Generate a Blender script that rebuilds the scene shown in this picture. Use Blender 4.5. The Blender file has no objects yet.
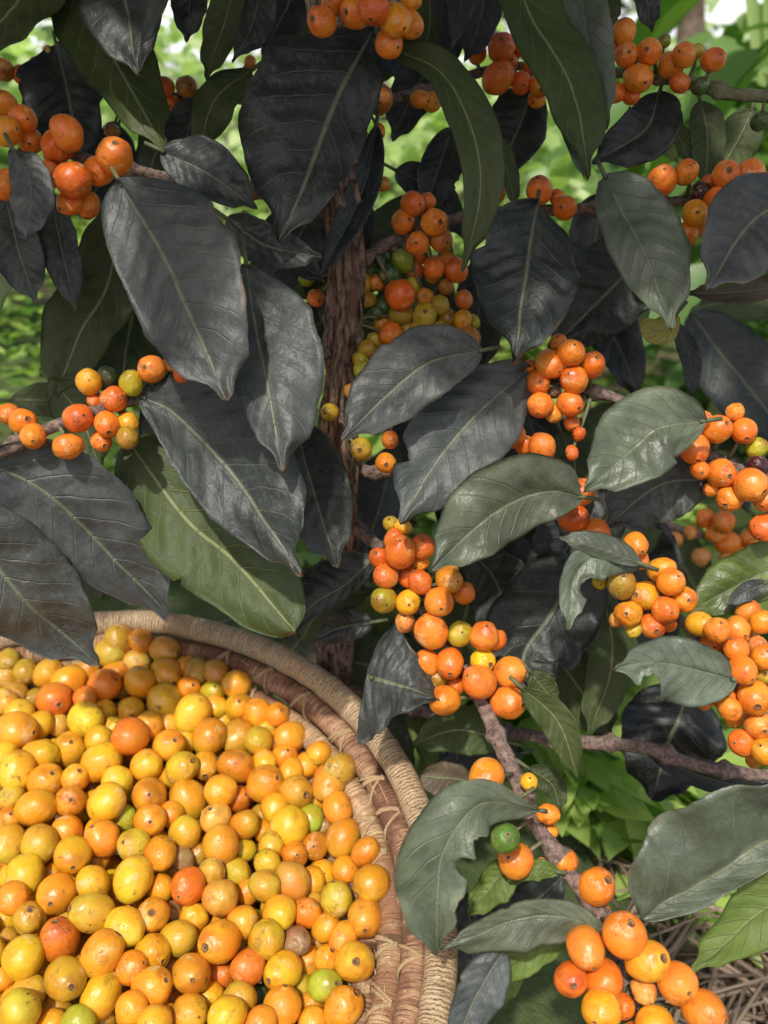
import bpy, bmesh, math, random
from mathutils import Vector, Matrix, Quaternion, noise
from math import sin, cos, pi, radians, sqrt, atan2

rng = random.Random(7)
scene = bpy.context.scene
COL = scene.collection

# ------------------------------------------------------------------ camera
W, H, F = 768, 1024, 862.0
PITCH = radians(27.0)
CAM = Vector((0, 0, 0.55))
RT = Vector((1, 0, 0)); FW = Vector((0, cos(PITCH), -sin(PITCH))); UP = Vector((0, sin(PITCH), cos(PITCH)))
cam_d = bpy.data.cameras.new('camera')
cam = bpy.data.objects.new('camera', cam_d); COL.objects.link(cam)
cam.location = CAM
cam.rotation_euler = (pi / 2 - PITCH, 0, 0)
cam_d.sensor_fit = 'VERTICAL'; cam_d.sensor_height = 36.0; cam_d.sensor_width = 27.0
cam_d.lens = F / H * 36.0
cam_d.clip_start = 0.01; cam_d.clip_end = 500
cam_d.dof.use_dof = True; cam_d.dof.focus_distance = 0.350; cam_d.dof.aperture_fstop = cam_d.lens / 2.9
scene.camera = cam

def P(px, py, d):
    return CAM + d * (FW + RT * ((px - 384) / F) - UP * ((py - 512) / F))

def proj(p):
    q = p - CAM; d = q.dot(FW)
    return 384 + F * q.dot(RT) / d, 512 - F * q.dot(UP) / d, d

# ------------------------------------------------------------------ helpers
def link(name, me, parent=None, mats=()):
    o = bpy.data.objects.new(name, me); COL.objects.link(o)
    for m in mats: me.materials.append(m)
    if parent is not None: o.parent = parent
    return o

def thing(name, label, cat, loc=(0, 0, 0), group=None):
    o = bpy.data.objects.new(name, None); COL.objects.link(o)
    o.location = loc; o.empty_display_size = 0.02
    o['label'] = label; o['category'] = cat
    if group: o['group'] = group
    return o

def mesh_from(name, verts, faces, midx=None, uvs=None, smooth=True):
    me = bpy.data.meshes.new(name)
    me.from_pydata(verts, [], faces)
    if smooth: me.polygons.foreach_set('use_smooth', [True] * len(faces))
    if midx: me.polygons.foreach_set('material_index', midx)
    if uvs:
        ul = me.uv_layers.new(name='UVMap')
        flat = []
        for l in me.loops: flat += uvs[l.vertex_index]
        ul.data.foreach_set('uv', flat)
    me.update()
    return me

def catmull(pts, n):
    """smooth resample of tuples (any dimension) at n points, even in parameter of chord length"""
    if len(pts) == 2: 
        return [tuple(a + (b - a) * i / (n - 1) for a, b in zip(*pts)) for i in range(n)]
    L = [0]
    for a, b in zip(pts, pts[1:]): L.append(L[-1] + max(1e-9, math.dist(a, b)))
    ext = [tuple(2 * a - b for a, b in zip(pts[0], pts[1]))] + list(pts) + [tuple(2 * a - b for a, b in zip(pts[-1], pts[-2]))]
    out = []
    for i in range(n):
        s = L[-1] * i / (n - 1); k = 0
        while k < len(L) - 2 and s > L[k + 1]: k += 1
        u = (s - L[k]) / (L[k + 1] - L[k])
        p0, p1, p2, p3 = ext[k:k + 4]
        out.append(tuple(.5 * (2 * b + (c - a) * u + (2 * a - 5 * b + 4 * c - d) * u * u + (3 * b - a - 3 * c + d) * u ** 3) for a, b, c, d in zip(p0, p1, p2, p3)))
    return out

def tube_geo(path, radii, seg=8, rough=0.0, seed=0.0, cap=True, vs=None, fs=None, uv=None, ang_rough=0.0):
    """tube along path (Vectors); appended to vs/fs"""
    vs = [] if vs is None else vs; fs = [] if fs is None else fs
    b0 = len(vs); n = len(path)
    t0 = (path[1] - path[0]).normalized()
    a = t0.orthogonal().normalized()
    run = 0.0
    for i, p in enumerate(path):
        t = (path[min(i + 1, n - 1)] - path[max(i - 1, 0)]).normalized()
        a = (a - t * a.dot(t)).normalized(); b = t.cross(a)
        if i: run += (p - path[i - 1]).length
        for j in range(seg):
            th = 2 * pi * j / seg
            r = radii[i]
            if rough: r *= 1 + rough * noise.noise(Vector((p.x * 120 + cos(th) * 1.5 + seed, p.y * 120 + sin(th) * 1.5, p.z * 120)))
            if ang_rough: r *= 1 + ang_rough * noise.noise(Vector((cos(th) * 4 + seed, sin(th) * 4, run * 25)))
            vs.append(p + (a * cos(th) + b * sin(th)) * r)
            if uv is not None: uv.append((run * 40, j / seg))
    for i in range(n - 1):
        for j in range(seg):
            k = b0 + i * seg + j; l = b0 + i * seg + (j + 1) % seg
            fs.append((k, l, l + seg, k + seg))
    if cap:
        fs.append(tuple(range(b0 + seg - 1, b0 - 1, -1)))
        fs.append(tuple(range(b0 + (n - 1) * seg, b0 + n * seg)))
    return vs, fs

# ------------------------------------------------------------------ materials
def mat(name):
    m = bpy.data.materials.new(name); m.use_nodes = True
    nt = m.node_tree; nt.nodes.clear()
    out = nt.nodes.new('ShaderNodeOutputMaterial')
    b = nt.nodes.new('ShaderNodeBsdfPrincipled')
    nt.links.new(b.outputs[0], out.inputs[0])
    return m, nt, b, out

class NT:
    """tiny node builder"""
    def __init__(s, nt): s.nt = nt
    def n(s, t, **kw):
        nd = s.nt.nodes.new(t)
        for k, v in kw.items():
            if k.startswith('i_'):
                key = k[2:]; key = int(key) if key.isdigit() else key
                s.set(nd.inputs[key], v)
            else: setattr(nd, k, v)
        return nd
    def set(s, inp, v):
        if hasattr(v, 'is_output'): s.nt.links.new(v, inp)
        else: inp.default_value = v
    def math(s, op, a, b=0.0, c=0.0, clamp=False):
        nd = s.nt.nodes.new('ShaderNodeMath'); nd.operation = op; nd.use_clamp = clamp
        s.set(nd.inputs[0], a); s.set(nd.inputs[1], b); s.set(nd.inputs[2], c)
        return nd.outputs[0]
    def mix(s, f, a, b, mode='MIX'):
        nd = s.nt.nodes.new('ShaderNodeMix'); nd.data_type = 'RGBA'; nd.blend_type = mode
        s.set(nd.inputs[0], f); s.set(nd.inputs[6], a); s.set(nd.inputs[7], b)
        return nd.outputs[2]
    def noise(s, vec, scale, detail=3, rough=.55, w=None):
        nd = s.nt.nodes.new('ShaderNodeTexNoise')
        if w is not None: nd.noise_dimensions = '4D'; s.set(nd.inputs['W'], w)
        if vec is not None: s.nt.links.new(vec, nd.inputs['Vector'])
        s.set(nd.inputs['Scale'], scale); s.set(nd.inputs['Detail'], detail); s.set(nd.inputs['Roughness'], rough)
        return nd.outputs['Fac']
    def ramp(s, v, lo, hi, smooth=True):
        nd = s.nt.nodes.new('ShaderNodeMapRange'); nd.interpolation_type = 'SMOOTHSTEP' if smooth else 'LINEAR'
        s.set(nd.inputs[0], v); nd.inputs[1].default_value = lo; nd.inputs[2].default_value = hi
        return nd.outputs[0]
    def bump(s, h, dist, strength=1.0, normal=None):
        nd = s.nt.nodes.new('ShaderNodeBump'); s.set(nd.inputs['Height'], h)
        nd.inputs['Distance'].default_value = dist; nd.inputs['Strength'].default_value = strength
        if normal is not None: s.nt.links.new(normal, nd.inputs['Normal'])
        return nd.outputs[0]
    def vmul(s, vec, xyz):
        nd = s.nt.nodes.new('ShaderNodeVectorMath'); nd.operation = 'MULTIPLY'
        s.nt.links.new(vec, nd.inputs[0]); nd.inputs[1].default_value = xyz
        return nd.outputs[0]

def C4(c): return (c[0], c[1], c[2], 1.0)

NV = 9.0; VSW = 1.9     # side veins: phase = NV*t - VSW*|s|

def leaf_material(name, under, rough=.5):
    m, nt, b, out = mat(name); k = NT(nt)
    tc = k.n('ShaderNodeTexCoord'); oi = k.n('ShaderNodeObjectInfo')
    sep = k.n('ShaderNodeSeparateXYZ', i_0=tc.outputs['UV'])
    t = sep.outputs[0]
    s = k.math('ABSOLUTE', k.math('SUBTRACT', k.math('MULTIPLY', sep.outputs[1], 2.0), 1.0))
    wob = k.math('MULTIPLY', k.math('SUBTRACT', k.noise(tc.outputs['Object'], 90, 2), .5), .35)
    ph = k.math('ADD', k.math('SUBTRACT', k.math('MULTIPLY', t, NV), k.math('MULTIPLY', s, VSW)), wob)
    fr = k.math('FRACT', ph)
    dv = k.math('ABSOLUTE', k.math('SUBTRACT', fr, .5))            # .5 on the vein
    vein = k.math('MULTIPLY', k.ramp(dv, .445, .495), k.ramp(s, 1.0, .55))
    midr = k.ramp(s, .055, .02)
    w = k.math('MULTIPLY', oi.outputs['Random'], 60.0)
    n1 = k.noise(tc.outputs['Object'], 55, 4, .6, w)               # blotches, cm sized
    n2 = k.noise(tc.outputs['Object'], 420, 3, .6, w)              # dust grain
    n3 = k.noise(tc.outputs['Object'], 24, 3, .6, w)
    base = oi.outputs['Color']
    if under:
        c = k.mix(k.ramp(n1, .3, .75), base, (1.35, 1.3, 1.2, 1), 'MULTIPLY')
        c = k.mix(vein, c, k.mix(.55, base, (.20, .22, .09, 1)))
        c = k.mix(midr, c, (.19, .21, .09, 1))
    else:
        c = k.mix(k.ramp(n1, .35, .72), k.mix(1.0, base, (.72, .72, .72, 1), 'MULTIPLY'), k.mix(1.0, base, (1.4, 1.38, 1.36, 1), 'MULTIPLY'))
        dust = k.math('MULTIPLY', k.ramp(n2, .45, .75), k.ramp(n3, .35, .7))
        c = k.mix(k.math('MULTIPLY', dust, .5), c, (.15, .15, .145, 1))
        c = k.mix(k.math('MULTIPLY', vein, .42), c, (.14, .15, .125, 1))
        c = k.mix(k.math('MULTIPLY', midr, .75), c, (.15, .17, .10, 1))
        sp = k.math('MULTIPLY', k.ramp(k.noise(tc.outputs['Object'], 160, 2, .5, w), .70, .76), k.ramp(n3, .5, .66))
        c = k.mix(k.math('MULTIPLY', sp, .6), c, (.05, .03, .02, 1))
        # dry brown rim in places, and a dry tip
        edge = k.math('MULTIPLY', k.ramp(s, .90, .99), k.ramp(n1, .50, .64))
        tip = k.math('MULTIPLY', k.ramp(t, .965, .995), k.ramp(n3, .42, .6))
        c = k.mix(k.math('MAXIMUM', k.math('MULTIPLY', edge, k.math('MULTIPLY', k.ramp(oi.outputs['Random'], .45, .8), .6)), k.math('MULTIPLY', tip, .7)), c, (.26, .15, .085, 1))
    k.set(b.inputs['Base Color'], c)
    k.set(b.inputs['Roughness'], k.math('ADD', rough - .12, k.math('MULTIPLY', k.math('ADD', n2, n1), .2)))
    b.inputs['Specular IOR Level'].default_value = .5 if not under else .35
    hgt = k.math('ADD', k.math('MULTIPLY', k.noise(tc.outputs['Object'], 210, 3, .5, w), .42), k.math('MULTIPLY', k.noise(tc.outputs['Object'], 900, 2, .6, w), .10))
    vo = k.n('ShaderNodeTexVoronoi', feature='DISTANCE_TO_EDGE', i_Scale=330.0)
    wv = k.n('ShaderNodeVectorMath', operation='ADD'); nt.links.new(tc.outputs['Object'], wv.inputs[0])
    nz = k.n('ShaderNodeTexNoise', i_Scale=300.0); nt.links.new(tc.outputs['Object'], nz.inputs['Vector'])
    sc_ = k.n('ShaderNodeVectorMath', operation='SCALE', i_0=nz.outputs['Color']); sc_.inputs['Scale'].default_value = .004
    nt.links.new(sc_.outputs[0], wv.inputs[1]); nt.links.new(wv.outputs[0], vo.inputs['Vector'])
    net = k.ramp(vo.outputs['Distance'], .0, .22)
    hgt = k.math('ADD', hgt, k.math('MULTIPLY', net, .045))
    hgt = k.math('ADD', hgt, k.math('MULTIPLY', n1, .9))
    hgt = k.math('SUBTRACT', hgt, k.math('MULTIPLY', k.math('ADD', vein, midr), .28 if not under else -.4))
    k.set(b.inputs['Normal'], k.bump(hgt, .0014, .72))
    tr = k.n('ShaderNodeBsdfTranslucent')
    k.set(tr.inputs[0], k.mix(1.0, base, (2.2, 3.0, 1.0, 1), 'MULTIPLY'))
    ms = k.n('ShaderNodeMixShader', i_0=.12)
    nt.links.new(b.outputs[0], ms.inputs[1]); nt.links.new(tr.outputs[0], ms.inputs[2])
    nt.links.new(ms.outputs[0], out.inputs[0])
    return m

M_LT = leaf_material('leaf_upper_face', False, .43)
M_LG = leaf_material('glossy_leaf_upper_face', False, .36)
M_LU = leaf_material('leaf_under_face', True)

def simple(name, c1, c2, scale, rough=.7, bump=0.0, coord='Object', stretch=(1, 1, 1), lo=.35, hi=.7, c3=None):
    m, nt, b, out = mat(name); k = NT(nt)
    tc = k.n('ShaderNodeTexCoord')
    v = k.vmul(tc.outputs[coord], stretch)
    n1 = k.noise(v, scale, 5, .65)
    c = k.mix(k.ramp(n1, lo, hi), C4(c1), C4(c2))
    if c3: c = k.mix(k.ramp(k.noise(v, scale * .31, 3), .52, .68), c, C4(c3))
    k.set(b.inputs['Base Color'], c); b.inputs['Roughness'].default_value = rough
    if bump: k.set(b.inputs['Normal'], k.bump(n1, bump))
    return m

M_PET = simple('petiole', (.10, .115, .045), (.06, .07, .035), 200)
M_BARK = simple('trunk_bark', (.06, .036, .026), (.48, .33, .24), 3.2, .9, .006, 'UV', (1.1, 9, 1), .34, .64, (.20, .10, .065))
M_TWIG = simple('branch_bark', (.07, .045, .036), (.25, .175, .14), 420, .8, .0011, 'Object', (1, 1, 1), .3, .7)
M_TWIGG = simple('green_branch_bark', (.10, .11, .05), (.20, .18, .10), 300, .7, .0005)

def cherry_material():
    m, nt, b, out = mat('coffee_cherry_skin'); k = NT(nt)
    tc = k.n('ShaderNodeTexCoord'); oi = k.n('ShaderNodeObjectInfo')
    o = tc.outputs['Object']; w = k.math('MULTIPLY', oi.outputs['Random'], 80.0)
    w2 = k.math('ADD', k.math('MULTIPLY', oi.outputs['Random'], 47.0), 13.0)
    base = oi.outputs['Color']
    n1 = k.noise(o, 95, 3, .5, w)
    n2 = k.noise(o, 430, 4, .65, w2)
    n3 = k.noise(o, 130, 2, .5, w2)
    n4 = k.noise(o, 170, 6, .75, w)
    sep = k.n('ShaderNodeSeparateXYZ', i_0=o)
    pole = k.ramp(sep.outputs[2], .0035, .0075)                    # towards the navel
    stalk = k.ramp(sep.outputs[2], -.0030, -.0072)                 # towards the stalk
    n5 = k.noise(o, 62, 2, .5, w2)
    c = k.mix(k.ramp(n5, .32, .68), k.mix(1.0, base, (1.06, .76, .72, 1), 'MULTIPLY'), k.mix(1.0, base, (.99, 1.13, 1.05, 1), 'MULTIPLY'))
    c = k.mix(k.math('MULTIPLY', stalk, .45), c, k.mix(1.0, base, (.84, 1.14, 1.2, 1), 'MULTIPLY'))
    c = k.mix(k.math('MULTIPLY', pole, k.ramp(n3, .40, .62)), c, k.mix(1.0, base, (.72, .52, .5, 1), 'MULTIPLY'))
    c = k.mix(k.math('MULTIPLY', k.ramp(n2, .40, .62), .22), c, k.mix(1.0, base, (.62, .56, .5, 1), 'MULTIPLY'))
    # bruises, scuffs, specks and pale callus
    br = k.math('MULTIPLY', k.ramp(n4, .53, .64), k.ramp(n1, .47, .60))
    c = k.mix(k.math('MULTIPLY', br, .65), c, k.mix(1.0, base, (.42, .36, .5, 1), 'MULTIPLY'))
    sc = k.math('MULTIPLY', k.math('MULTIPLY', k.ramp(n2, .60, .66), k.ramp(n3, .50, .60)), k.ramp(k.math('FRACT', k.math('MULTIPLY', oi.outputs['Random'], 7.31)), .35, .75))
    c = k.mix(k.math('MULTIPLY', sc, .8), c, (.07, .035, .018, 1))
    pale = k.math('MULTIPLY', k.ramp(k.noise(o, 120, 6, .75, w2), .565, .64), .62)
    c = k.mix(pale, c, (.60, .43, .20, 1))
    k.set(b.inputs['Base Color'], c)
    k.set(b.inputs['Roughness'], k.math('ADD', .25, k.math('MULTIPLY', k.math('ADD', n4, k.math('MULTIPLY', pale, .8)), .26)))
    b.inputs['Specular IOR Level'].default_value = .5
    b.inputs['Subsurface Weight'].default_value = .12
    b.inputs['Subsurface Radius'].default_value = (1.0, .35, .08)
    b.inputs['Subsurface Scale'].default_value = .003
    hh = k.math('ADD', k.noise(o, 230, 3, .5, w), k.math('MULTIPLY', k.math('ADD', sc, br), -.25))
    hh = k.math('ADD', hh, k.math('MULTIPLY', k.noise(k.vmul(o, (1, 1, .18)), 420, 3, .6, w2), .35))
    k.set(b.inputs['Normal'], k.bump(hh, .0009, .8))
    return m
M_CH = cherry_material()
M_SCAR = simple('cherry_scar', (.035, .018, .010), (.20, .10, .035), 1100, .85, .0004)
M_SCARL = simple('cherry_scar_ring', (.10, .045, .016), (.36, .19, .06), 800, .7)

# ------------------------------------------------------------------ cherries
def cherry_mesh(idx, shrivel=False):
    r = random.Random(100 + idx)
    seg = 28
    angs = [0.055, .10, .135, .175, .26, .38, .52, .70, .90, 1.1, 1.3, 1.5, 1.7, 1.9, 2.1, 2.3, 2.5, 2.7, 2.88, 3.02]
    elong = r.uniform(1.03, 1.19); flat = r.uniform(.92, 1.0); groove = r.uniform(0, .03)
    fs_ = r.uniform(.65, 1.3); angs = [a * fs_ if a < .2 else a for a in angs]
    off = Vector((r.random() * 50, r.random() * 50, r.random() * 50))
    amp = .075 if not shrivel else .14
    vs, fs, mi = [], [], []
    ring_h = {0: -.045, 1: -.03, 2: .012, 3: .010, 4: -.012, 5: -.006}
    def put(th, ph, k):
        d = Vector((sin(th) * cos(ph), sin(th) * sin(ph), cos(th)))
        rr = 1 + ring_h.get(k, 0)
        rr += amp * noise.noise(d * 1.3 + off) + amp * .25 * noise.noise(d * 3.5 + off)
        if shrivel: rr -= .10 * abs(noise.noise(d * 3.0 + off)) + .05 * abs(noise.noise(d * 7 + off))
        rr -= groove * math.exp(-(d.y / .18) ** 2) * (1 - abs(d.z)) 
        v = d * rr
        return Vector((v.x, v.y * flat, v.z * elong))
    vs.append(put(0.0, 0, 0))
    for k, th in enumerate(angs):
        th2 = th
        for j in range(seg):
            ph = 2 * pi * j / seg
            if k < 4: th2 = th * (1 + .18 * noise.noise(Vector((cos(ph) * 1.3, sin(ph) * 1.3, idx))))
            vs.append(put(th2, ph, k))
    vs.append(put(pi, 0, 99))
    for j in range(seg): fs.append((0, 1 + j, 1 + (j + 1) % seg)); mi.append(1)
    for k in range(len(angs) - 1):
        for j in range(seg):
            a = 1 + k * seg + j; b = 1 + k * seg + (j + 1) % seg
            fs.append((a, a + seg, b + seg, b)); mi.append(1 if k < 1 else (2 if k < 2 else (1 if k < 3 and idx % 2 else 0)))
    L = 1 + (len(angs) - 1) * seg; e = len(vs) - 1
    for j in range(seg): fs.append((L + j, e, L + (j + 1) % seg)); mi.append(0)
    me = mesh_from('coffee_cherry', vs, fs, mi)
    for m in (M_CH, M_SCAR, M_SCARL): me.materials.append(m)
    return me

# mesh data is in metres for a radius of 7 mm: scale baked so that object space textures keep one scale
def baked(me, s=.007):
    me.transform(Matrix.Scale(s, 4)); me.update(); return me
CH = [baked(cherry_mesh(i)) for i in range(16)]
CHS = [baked(cherry_mesh(20 + i, True)) for i in range(3)]

CC = {  # skin colours
 'O': (.72, .215, .020), 'R': (.64, .150, .018), 'A': (.74, .305, .018), 'Y': (.76, .405, .018), 'B': (.60, .265, .020),
 'V': (.46, .37, .028), 'L': (.34, .235, .024), 'G': (.24, .30, .025), 'g': (.055, .10, .025), 'H': (.10, .21, .04), 'D': (.05, .014, .018),
 'K': (.16, .095, .055), 'P': (.66, .290, .065), 'N': (.40, .165, .025)}

HC = dict(CC); HC.update({'O': (.67, .270, .016), 'A': (.67, .335, .017), 'R': (.62, .175, .015), 'Y': (.69, .390, .020), 'V': (.52, .350, .022), 'B': (.56, .260, .017), 'L': (.42, .245, .020), 'P': (.62, .330, .050), 'K': (.30, .17, .06), 'N': (.50, .240, .025), 'G': (.34, .38, .025)})
def jcol(c, r, pal=CC):
    b = pal[c]; f = r.uniform(.9, 1.1)
    return (min(.9, b[0] * f), b[1] * f * r.uniform(.9, 1.1), b[2] * f * r.uniform(.8, 1.3), 1.0)

def relax(items, minfrac=.90, iters=60, pull=.02):
    """items: dicts x,y,rp(px),d ; pushes along each view ray until spheres of a cluster no longer sink into each other"""
    for it in items: it['d0'] = it['d']
    for _ in range(iters):
        for i, a in enumerate(items):
            for b in items[i + 1:]:
                if abs(a['x'] - b['x']) > 60 or abs(a['y'] - b['y']) > 60: continue
                pa, pb = P(a['x'], a['y'], a['d']), P(b['x'], b['y'], b['d'])
                ra, rb = a['rp'] * a['d'] / F, b['rp'] * b['d'] / F
                need = minfrac * (ra + rb); dist = (pa - pb).length
                if dist < need:
                    lat2 = max(0, dist ** 2 - (a['d'] - b['d']) ** 2)
                    want = sqrt(max(0, need ** 2 - lat2)); cur = a['d'] - b['d']
                    sg = 1 if cur > 0 else -1
                    if abs(cur) < 1e-6: sg = 1 if ra < rb else -1
                    sh = (want - abs(cur)) * .3
                    a['d'] += sg * sh; b['d'] -= sg * sh
        for a in items: a['d'] += (a['d0'] - a['d']) * pull

def place_cherry(it, r, parent=None, name='coffee_cherry', away=None):
    me = r.choice(CHS) if it['c'] in 'KP' or r.random() < .05 else r.choice(CH)
    o = bpy.data.objects.new(name, me); COL.objects.link(o)
    pos = P(it['x'], it['y'], it['d']); rad = it['rp'] * it['d'] / F
    tocam = (CAM - pos).normalized()
    if it.get('scar'):
        sx, sy = it['scar']; u = (sx - it['x']) / it['rp']; v = (sy - it['y']) / it['rp']
        l = sqrt(u * u + v * v)
        if l > .95: u, v = u * .95 / l, v * .95 / l
        rt = RT; upv = tocam.cross(rt).normalized()
        if upv.z < 0: upv = -upv
        rt = upv.cross(tocam).normalized()
        if rt.x < 0: rt = -rt
        z = (tocam * sqrt(max(0, 1 - u * u - v * v)) + rt * u - upv * v).normalized()
    elif away is not None:
        z = (away + Vector((r.gauss(0, .4), r.gauss(0, .4), r.gauss(0, .4)))).normalized()
    else:
        z = Vector((r.gauss(0, 1), r.gauss(0, 1), r.gauss(0, 1))).normalized()
        if r.random() < .55 and z.dot(tocam) > -.1: z = -z
    q = Vector((0, 0, 1)).rotation_difference(z) @ Quaternion((0, 0, 1), r.uniform(0, 2 * pi))
    o.rotation_mode = 'QUATERNION'; o.rotation_quaternion = q
    o.location = pos
    s = rad / .007 * .985
    o.scale = (s, s, s)
    o.color = jcol(it['c'], r, it.get('pal', CC))
    if parent is not None: o.parent = parent; 
    return o

# ------------------------------------------------------------------ leaves
def prof_ell(t):
    v = (t ** .62) * ((1 - t) ** .78) / .385
    if t > .86: v *= 1 - .45 * sin((t - .86) / .14 * pi) ** 1
    return max(0.0, min(1.0, v))
def prof_round(t):
    return max(0, (t ** .45) * ((1 - t) ** .5) / .5)
def prof_trunc(t):
    return max(0, (1 - t ** 1.25)) * (1.0 if t > .0 else 1)
PROF = {'ell': prof_ell, 'round': prof_round, 'trunc': prof_trunc}

def leaf_geo(pts, dep, wid, face='top', roll=0.0, fold=.14, wav=.145, skew=(1.0, 1.0), bow=.0, prof='ell', notch=(), seed=0, nt_=58, ns=19, thick=.00035, pet=.010):
    r = random.Random(seed * 31 + 5)
    if isinstance(dep, (int, float)): dep = (dep, dep)
    c2 = catmull(pts, nt_)
    pf = PROF[prof]; o1, o2, o3 = r.uniform(0, 60), r.uniform(0, 60), r.uniform(0, 60)
    f1, f2, p1, p2 = r.uniform(2, 3.6), r.uniform(5, 8), r.uniform(0, 6), r.uniform(0, 6)
    top, uv = [], []
    nrm = []
    Cs = []
    for i in range(nt_):
        t = i / (nt_ - 1)
        if len(dep) == 2: d = dep[0] + (dep[1] - dep[0]) * t
        else: d = dep[0] * (1 - t) * (1 - 2 * t) + 4 * dep[1] * t * (1 - t) + dep[2] * t * (2 * t - 1)
        Cs.append((P(c2[i][0], c2[i][1], d), d))
    length = sum((Cs[i + 1][0] - Cs[i][0]).length for i in range(nt_ - 1))
    for i in range(nt_):
        t = i / (nt_ - 1)
        a, b = c2[max(0, i - 1)], c2[min(nt_ - 1, i + 1)]
        tx, ty = b[0] - a[0], b[1] - a[1]; l = math.hypot(tx, ty) or 1; tx /= l; ty /= l
        E = (RT * ty + UP * tx)                     # e=(ty,-tx) in px (y down)
        c, d = Cs[i]
        T3 = (Cs[min(nt_ - 1, i + 1)][0] - Cs[max(0, i - 1)][0]).normalized()
        tocam = (CAM - c).normalized()
        ro = roll if isinstance(roll, (int, float)) else roll[0] + (roll[1] - roll[0]) * t
        S = (E * cos(ro) - tocam * sin(ro)); S = (S - T3 * S.dot(T3)).normalized()
        N = S.cross(T3).normalized()
        if N.dot(tocam) < 0: N = -N
        px2m = d / F / max(.35, cos(ro))
        for j in range(ns):
            s = -1 + 2 * j / (ns - 1)
            side = wid[0] if s < 0 else wid[1]
            w = side * pf(t ** (skew[0] if s < 0 else skew[1]))
            e = 1 + .075 * noise.noise(Vector((t * 9, 3.0 * (1 if s > 0 else -1), o1))) + .02 * noise.noise(Vector((t * 34, 7 * (1 if s > 0 else -1), o1)))
            for (sd, t0, t1, dp) in notch:
                if (s > 0) == (sd > 0) and t0 < t < t1:
                    u = (t - t0) / (t1 - t0)
                    e *= 1 - dp * (sin(pi * u) ** .5) * (1 + .35 * noise.noise(Vector((t * 60, o2, 0))))
            w *= max(.02, e)
            m = w * px2m
            au = abs(s)
            ph = NV * t - VSW * au
            rel = (abs(sin(pi * (ph + .5))) ** .8 - .6) * .095 * m * (au ** .4) * (1 - au ** 3) * (pf(t) ** .5)
            groove = -.045 * m * math.exp(-(au / .10) ** 2)
            h = fold * au * m + rel + groove
            wv = wav * side * px2m * (au ** 1.8)
            h += wv * (sin(f1 * 2 * pi * t * .5 + p1 + (2 if s > 0 else 0)) + .45 * sin(f2 * pi * t + p2 + s))
            h += side * px2m * (.17 * noise.noise(Vector((t * 3.2 + o2, s * 1.3, o3))) + .035 * noise.noise(Vector((t * 13 + o2, s * 4, o3))))
            h += bow * length * (4 * t * (1 - t))
            sg = 1 if face == 'top' else -1
            if face != 'top': h = h - 2 * (rel + groove)
            top.append(c + S * (s * m) + N * h)
            uv.append((t, j / (ns - 1)))
            nrm.append(N)
    n0 = len(top)
    vs = list(top) + [v - n * thick for v, n in zip(top, nrm)]
    uv = uv + uv
    fs, mi = [], []
    front, back = (0, 1) if face == 'top' else (1, 0)
    # orientation: front faces must have normals to the camera side
    def q(i, j): return i * ns + j
    v0, v1, v2 = top[q(nt_ // 2, 0)], top[q(nt_ // 2, ns - 1)], top[q(nt_ // 2 + 1, 0)]
    flip = (v1 - v0).cross(v2 - v0).dot(nrm[q(nt_ // 2, 0)]) < 0
    for i in range(nt_ - 1):
        for j in range(ns - 1):
            f = (q(i, j), q(i, j + 1), q(i + 1, j + 1), q(i + 1, j))
            if flip: f = f[::-1]
            fs.append(f); mi.append(front)
            fs.append(tuple(x + n0 for x in f[::-1])); mi.append(back)
    for j0 in (0, ns - 1):
        for i in range(nt_ - 1):
            a, b = q(i, j0), q(i + 1, j0); fs.append((a, b, b + n0, a + n0)); mi.append(front)
    for i0 in (0, nt_ - 1):
        for j in range(ns - 1):
            a, b = q(i0, j), q(i0, j + 1); fs.append((a, b, b + n0, a + n0)); mi.append(front)
    base, T0 = Cs[0][0], (Cs[1][0] - Cs[0][0]).normalized()
    return vs, fs, mi, uv, base, T0, nrm[ns // 2]

LEAFCOL = {'g': (.028, .036, .031), 'h': (.054, .062, .056), 'l': (.086, .108, .068), 'd': (.019, .024, .020),  # 'l' marks sunlit leaves: sunlight and dust are both lightened into the colour
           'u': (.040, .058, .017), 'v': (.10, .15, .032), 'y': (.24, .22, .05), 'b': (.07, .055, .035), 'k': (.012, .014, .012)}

BRANCH = []   # (object, [points], radius)
def nearest_branch(p):
    best = None
    for o, pts, rad in BRANCH:
        for q in pts:
            l = (q - p).length
            if best is None or l < best[0]: best = (l, o, q)
    return best

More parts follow.
